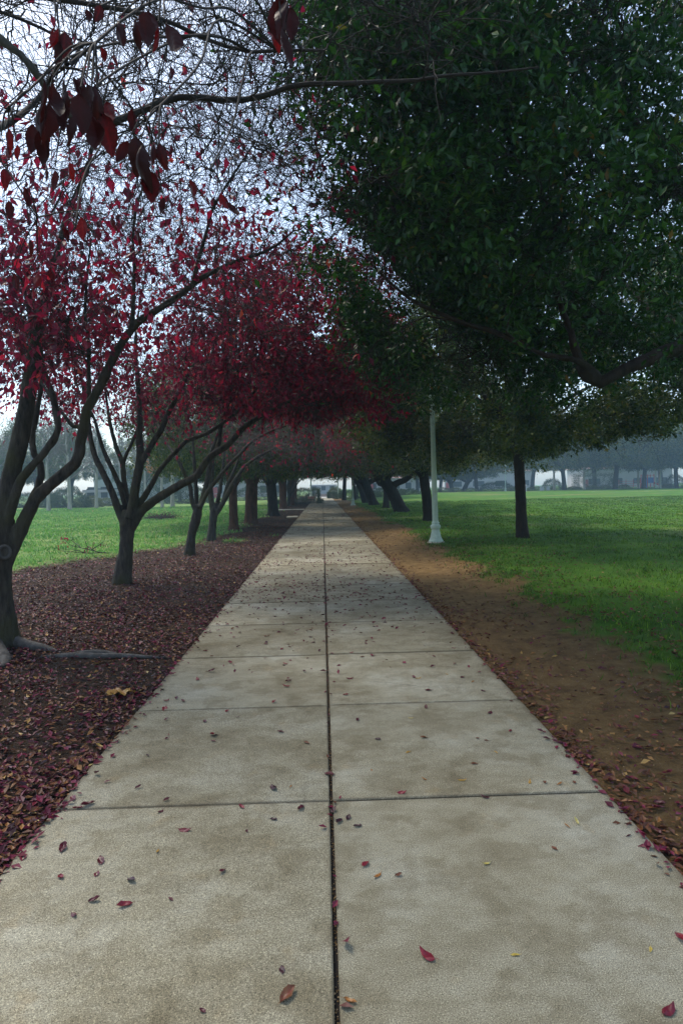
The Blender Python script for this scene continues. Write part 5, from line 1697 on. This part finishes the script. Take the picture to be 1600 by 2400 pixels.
traced = [(418, 1947, .075, 'wine-red'), (145, 2000, .08, 'maroon'), (237, 2029, .07, 'maroon'), (138, 2053, .05, 'crimson'), (223, 2057, .05, 'wine-red'), (301, 2061, .06, 'dark plum'), (207, 2116, .055, 'maroon'), (311, 2118, .07, 'crimson'), (405, 2113, .032, 'maroon'), (168, 2142, .045, 'maroon'), (633, 1921, .045, 'dark plum'), (578, 1946, .03, 'maroon'), (372, 1993, .04, 'ochre'), (528, 2039, .05, 'maroon'), (661, 2285, .045, 'dark plum'), (656, 2353, .085, 'brown'), (482, 2376, .03, 'maroon'), (635, 1842, .08, 'dark plum'), (679, 1847, .03, 'orange-brown'), (383, 1878, .045, 'maroon'), (194, 1894, .06, 'wine-red'), (222, 1880, .085, 'maroon'), (171, 1866, .07, 'wine-red'), (184, 1849, .055, 'wine-red'), (244, 1835, .045, 'maroon'), (317, 1849, .045, 'maroon'), (712, 1891, .065, 'maroon'), (571, 1897, .05, 'crimson'), (145, 1902, .06, 'crimson'), (383, 1900, .045, 'maroon'), (760, 1813, .08, 'maroon'), (776, 1906, .055, 'dark plum'), (800, 1921, .06, 'dark plum'), (349, 1773, .035, 'dark plum'), (385, 1733, .045, 'maroon'), (395, 1725, .03, 'brown'), (493, 1721, .075, 'crimson'), (513, 1723, .05, 'dark plum'), (505, 1739, .045, 'maroon'), (666, 1717, .06, 'maroon'), (725, 1744, .06, 'brown'), (528, 1669, .05, 'crimson'), (552, 1682, .035, 'maroon'), (480, 1688, .06, 'maroon'), (385, 1689, .045, 'maroon'), (343, 1678, .04, 'maroon'), (390, 1656, .085, 'crimson'), (397, 1640, .06, 'crimson'), (412, 1639, .06, 'maroon'), (431, 1646, .065, 'maroon'), (638, 1648, .06, 'crimson'), (679, 1609, .075, 'crimson'), (674, 1557, .06, 'crimson'),
          (1019, 2254, .08, 'crimson'), (1218, 2240, .04, 'yellow'), (1586, 2190, .065, 'crimson'), (1524, 2220, .038, 'yellow'), (1556, 2384, .07, 'wine-red'), (805, 2342, .055, 'orange-brown'), (864, 2021, .06, 'crimson'), (892, 2048, .06, 'orange-brown'), (925, 2055, .04, 'brown'), (1148, 2023, .05, 'pale yellow'), (1334, 1942, .04, 'orange-brown'), (1356, 1934, .05, 'pale yellow'), (1305, 1994, .04, 'brown'), (848, 1937, .05, 'dark plum'), (812, 1923, .055, 'dark plum'), (930, 1860, .06, 'crimson'), (1000, 1829, .04, 'orange-brown'), (1073, 1830, .055, 'ochre'), (1146, 1871, .055, 'maroon'), (1241, 1839, .05, 'ochre'), (1274, 1832, .04, 'brown'), (1305, 1841, .045, 'orange-brown'), (1343, 1832, .04, 'brown'), (962, 1762, .05, 'ochre'), (1165, 1767, .04, 'ochre'), (869, 1804, .03, 'orange-brown'), (1119, 1791, .05, 'brown'), (878, 1733, .05, 'dark plum'), (1002, 1730, .06, 'brown'), (1134, 1735, .035, 'brown'), (1114, 1730, .035, 'brown'), (837, 1691, .055, 'maroon'), (957, 1684, .04, 'yellow'), (1198, 1712, .045, 'crimson'), (1150, 1668, .075, 'maroon'), (997, 1662, .06, 'maroon'), (1012, 1618, .07, 'maroon'), (1137, 1621, .045, 'maroon'), (1007, 1563, .06, 'maroon'), (973, 1591, .06, 'ochre'), (1104, 1600, .05, 'orange-brown'), (1049, 1582, .045, 'ochre'), (1119, 1575, .05, 'wine-red'), (812, 1591, .07, 'wine-red'), (874, 1539, .06, 'crimson'), (816, 1628, .055, 'crimson')]
taken = []
for px, py, ln, colr in traced:
    p = G(px, py)
    x, y = float(p[0]), float(p[1])
    k = max(0, int(math.ceil((y - ROW0) / SLAB)))
    fr = (y - ROW0) / SLAB - math.floor((y - ROW0) / SLAB)
    side = 'left' if x < SEAM else 'right'
    dx = abs(x - SEAM)
    a_ = 'at the long joint' if dx < .12 else 'by the outer edge' if dx > 1.15 else 'nearer the long joint' if dx < .45 else 'towards the outer edge' if dx > .85 else 'midway across'
    c_ = 'on the cross joint' if fr > .96 or fr < .02 else 'short of far joint' if fr > .8 else 'past near joint' if fr < .18 else 'halfway along'
    szw = 'large' if ln > .072 else 'small' if ln < .046 else 'curled'
    lab = f'{szw} {colr} leaf, {ORD[k]} {side} slab, {a_}, {c_}'
    taken.append((x, y, ln, colr, lab))
seen_l = {}
for t_ in taken:
    seen_l.setdefault(t_[4], []).append(t_)
for lab, items in seen_l.items():
    for x, y, ln, colr, _ in items:
        drop(x, y, ln, colr, lab, lab if len(items) > 1 else None)
# more on the walk, thickest where the fullest red crown hangs over it
for i in range(105):
    y = float(np.clip(5.2 + rng.random() ** .8 * 6.2, 5.2, 11.4))
    x = float(rng.uniform(XL + .05, XR - .05))
    colr = str(rng.choice(['crimson', 'wine-red', 'maroon', 'maroon', 'wine-red', 'brown']))
    k = min(max(0, int(math.ceil((y - ROW0) / SLAB))), 11)
    side = 'left' if x < SEAM else 'right'
    lab = f'one of the {colr} leaves scattered over the {ORD[k]} {side} slab from the camera'
    drop(x, y, float(rng.uniform(.045, .075)), colr, lab, f'{colr} leaves on the {ORD[k]} {side} slab')
for i in range(62):
    y = float(2.9 + rng.random() * 3.0)
    x = float(rng.uniform(max(-3.4, -.58 * y - .05), XL - .03))
    colr = str(rng.choice(['crimson', 'wine-red', 'maroon', 'brown', 'orange-brown', 'dark plum', 'ochre']))
    if x < XL - .03 and y > 2.4:
        lab = f'{colr} leaf lying whole on the broken litter beside the left edge of the walk'
        drop(x, y, float(rng.uniform(.05, .085)), colr, lab, f'whole {colr} leaves in the litter')
for i in range(58):
    y = float(2.6 + rng.random() * 4.0)
    e_ = rng.random() < .55
    x = float(XR + abs(rng.normal()) * .09 + .02) if e_ else float(rng.uniform(XR + .1, 2.75))
    colr = str(rng.choice(['wine-red', 'maroon', 'maroon', 'brown', 'crimson', 'ochre', 'dark plum']))
    where = 'heaped along the right edge of the walk' if e_ else 'strewn on the bare dirt strip'
    drop(x, y, float(rng.uniform(.045, .08)), colr, f'{colr} leaf {where}', f'{colr} leaves {where}')
# the one big orange plane leaf on the litter
pl = G(285, 1627)
pts = []
for i in range(40):
    a_ = 2 * math.pi * i / 40
    lobe = .55 + .45 * abs(math.cos(2.5 * a_)) ** 1.6
    pts.append([math.sin(a_) * .12 * lobe, math.cos(a_) * .12 * lobe, .018 * math.sin(5 * a_) + .012])
v = np.vstack([A(pts), A(pts) * A([.5, .5, .6]) + A([0, 0, .012]), [[0, 0, .012]]])
f4 = [[i, (i + 1) % 40, 40 + (i + 1) % 40, 40 + i] for i in range(40)]
f3 = [[40 + i, 40 + (i + 1) % 40, 80] for i in range(40)]
b = MB()
b.add(v, f3, f4, np.clip(rng.normal(size=81) * .03 + .86, 0, 1))
P = spline([A([0, -.05, .012]), A([.02, -.12, .02]), A([.05, -.19, .012])], 6)
b.tubes(P, np.full(6, .003), 5)
o = b.build('plane_leaf', fine_m, None, True)
o.location = (pl[0], pl[1], float(gh(pl[0], pl[1])) + .02)
o.rotation_euler = (.12, .1, 2.2)
tag(o, 'big lobed orange plane leaf lying on the dark litter', 'leaf')
print('single leaves', count_leaf)

# ---------------------------------------------------------------- haze
HAZE = 0.0015
hm = bpy.data.materials.new('mist')
hm.use_nodes = True
n = hm.node_tree
n.nodes.clear()
out = n.nodes.new('ShaderNodeOutputMaterial')
pv = n.nodes.new('ShaderNodeVolumePrincipled')
pv.inputs['Color'].default_value = (0.50, 0.80, 1.0, 1)
pv.inputs['Density'].default_value = HAZE
pv.inputs['Anisotropy'].default_value = 0.15
n.links.new(pv.outputs[0], out.inputs['Volume'])
hb_ = MB()
hb_.box((-435, -75, -1.2), (435, 435, 19))
haze = hb_.build('haze', hm)
tag(haze, kind='stuff')
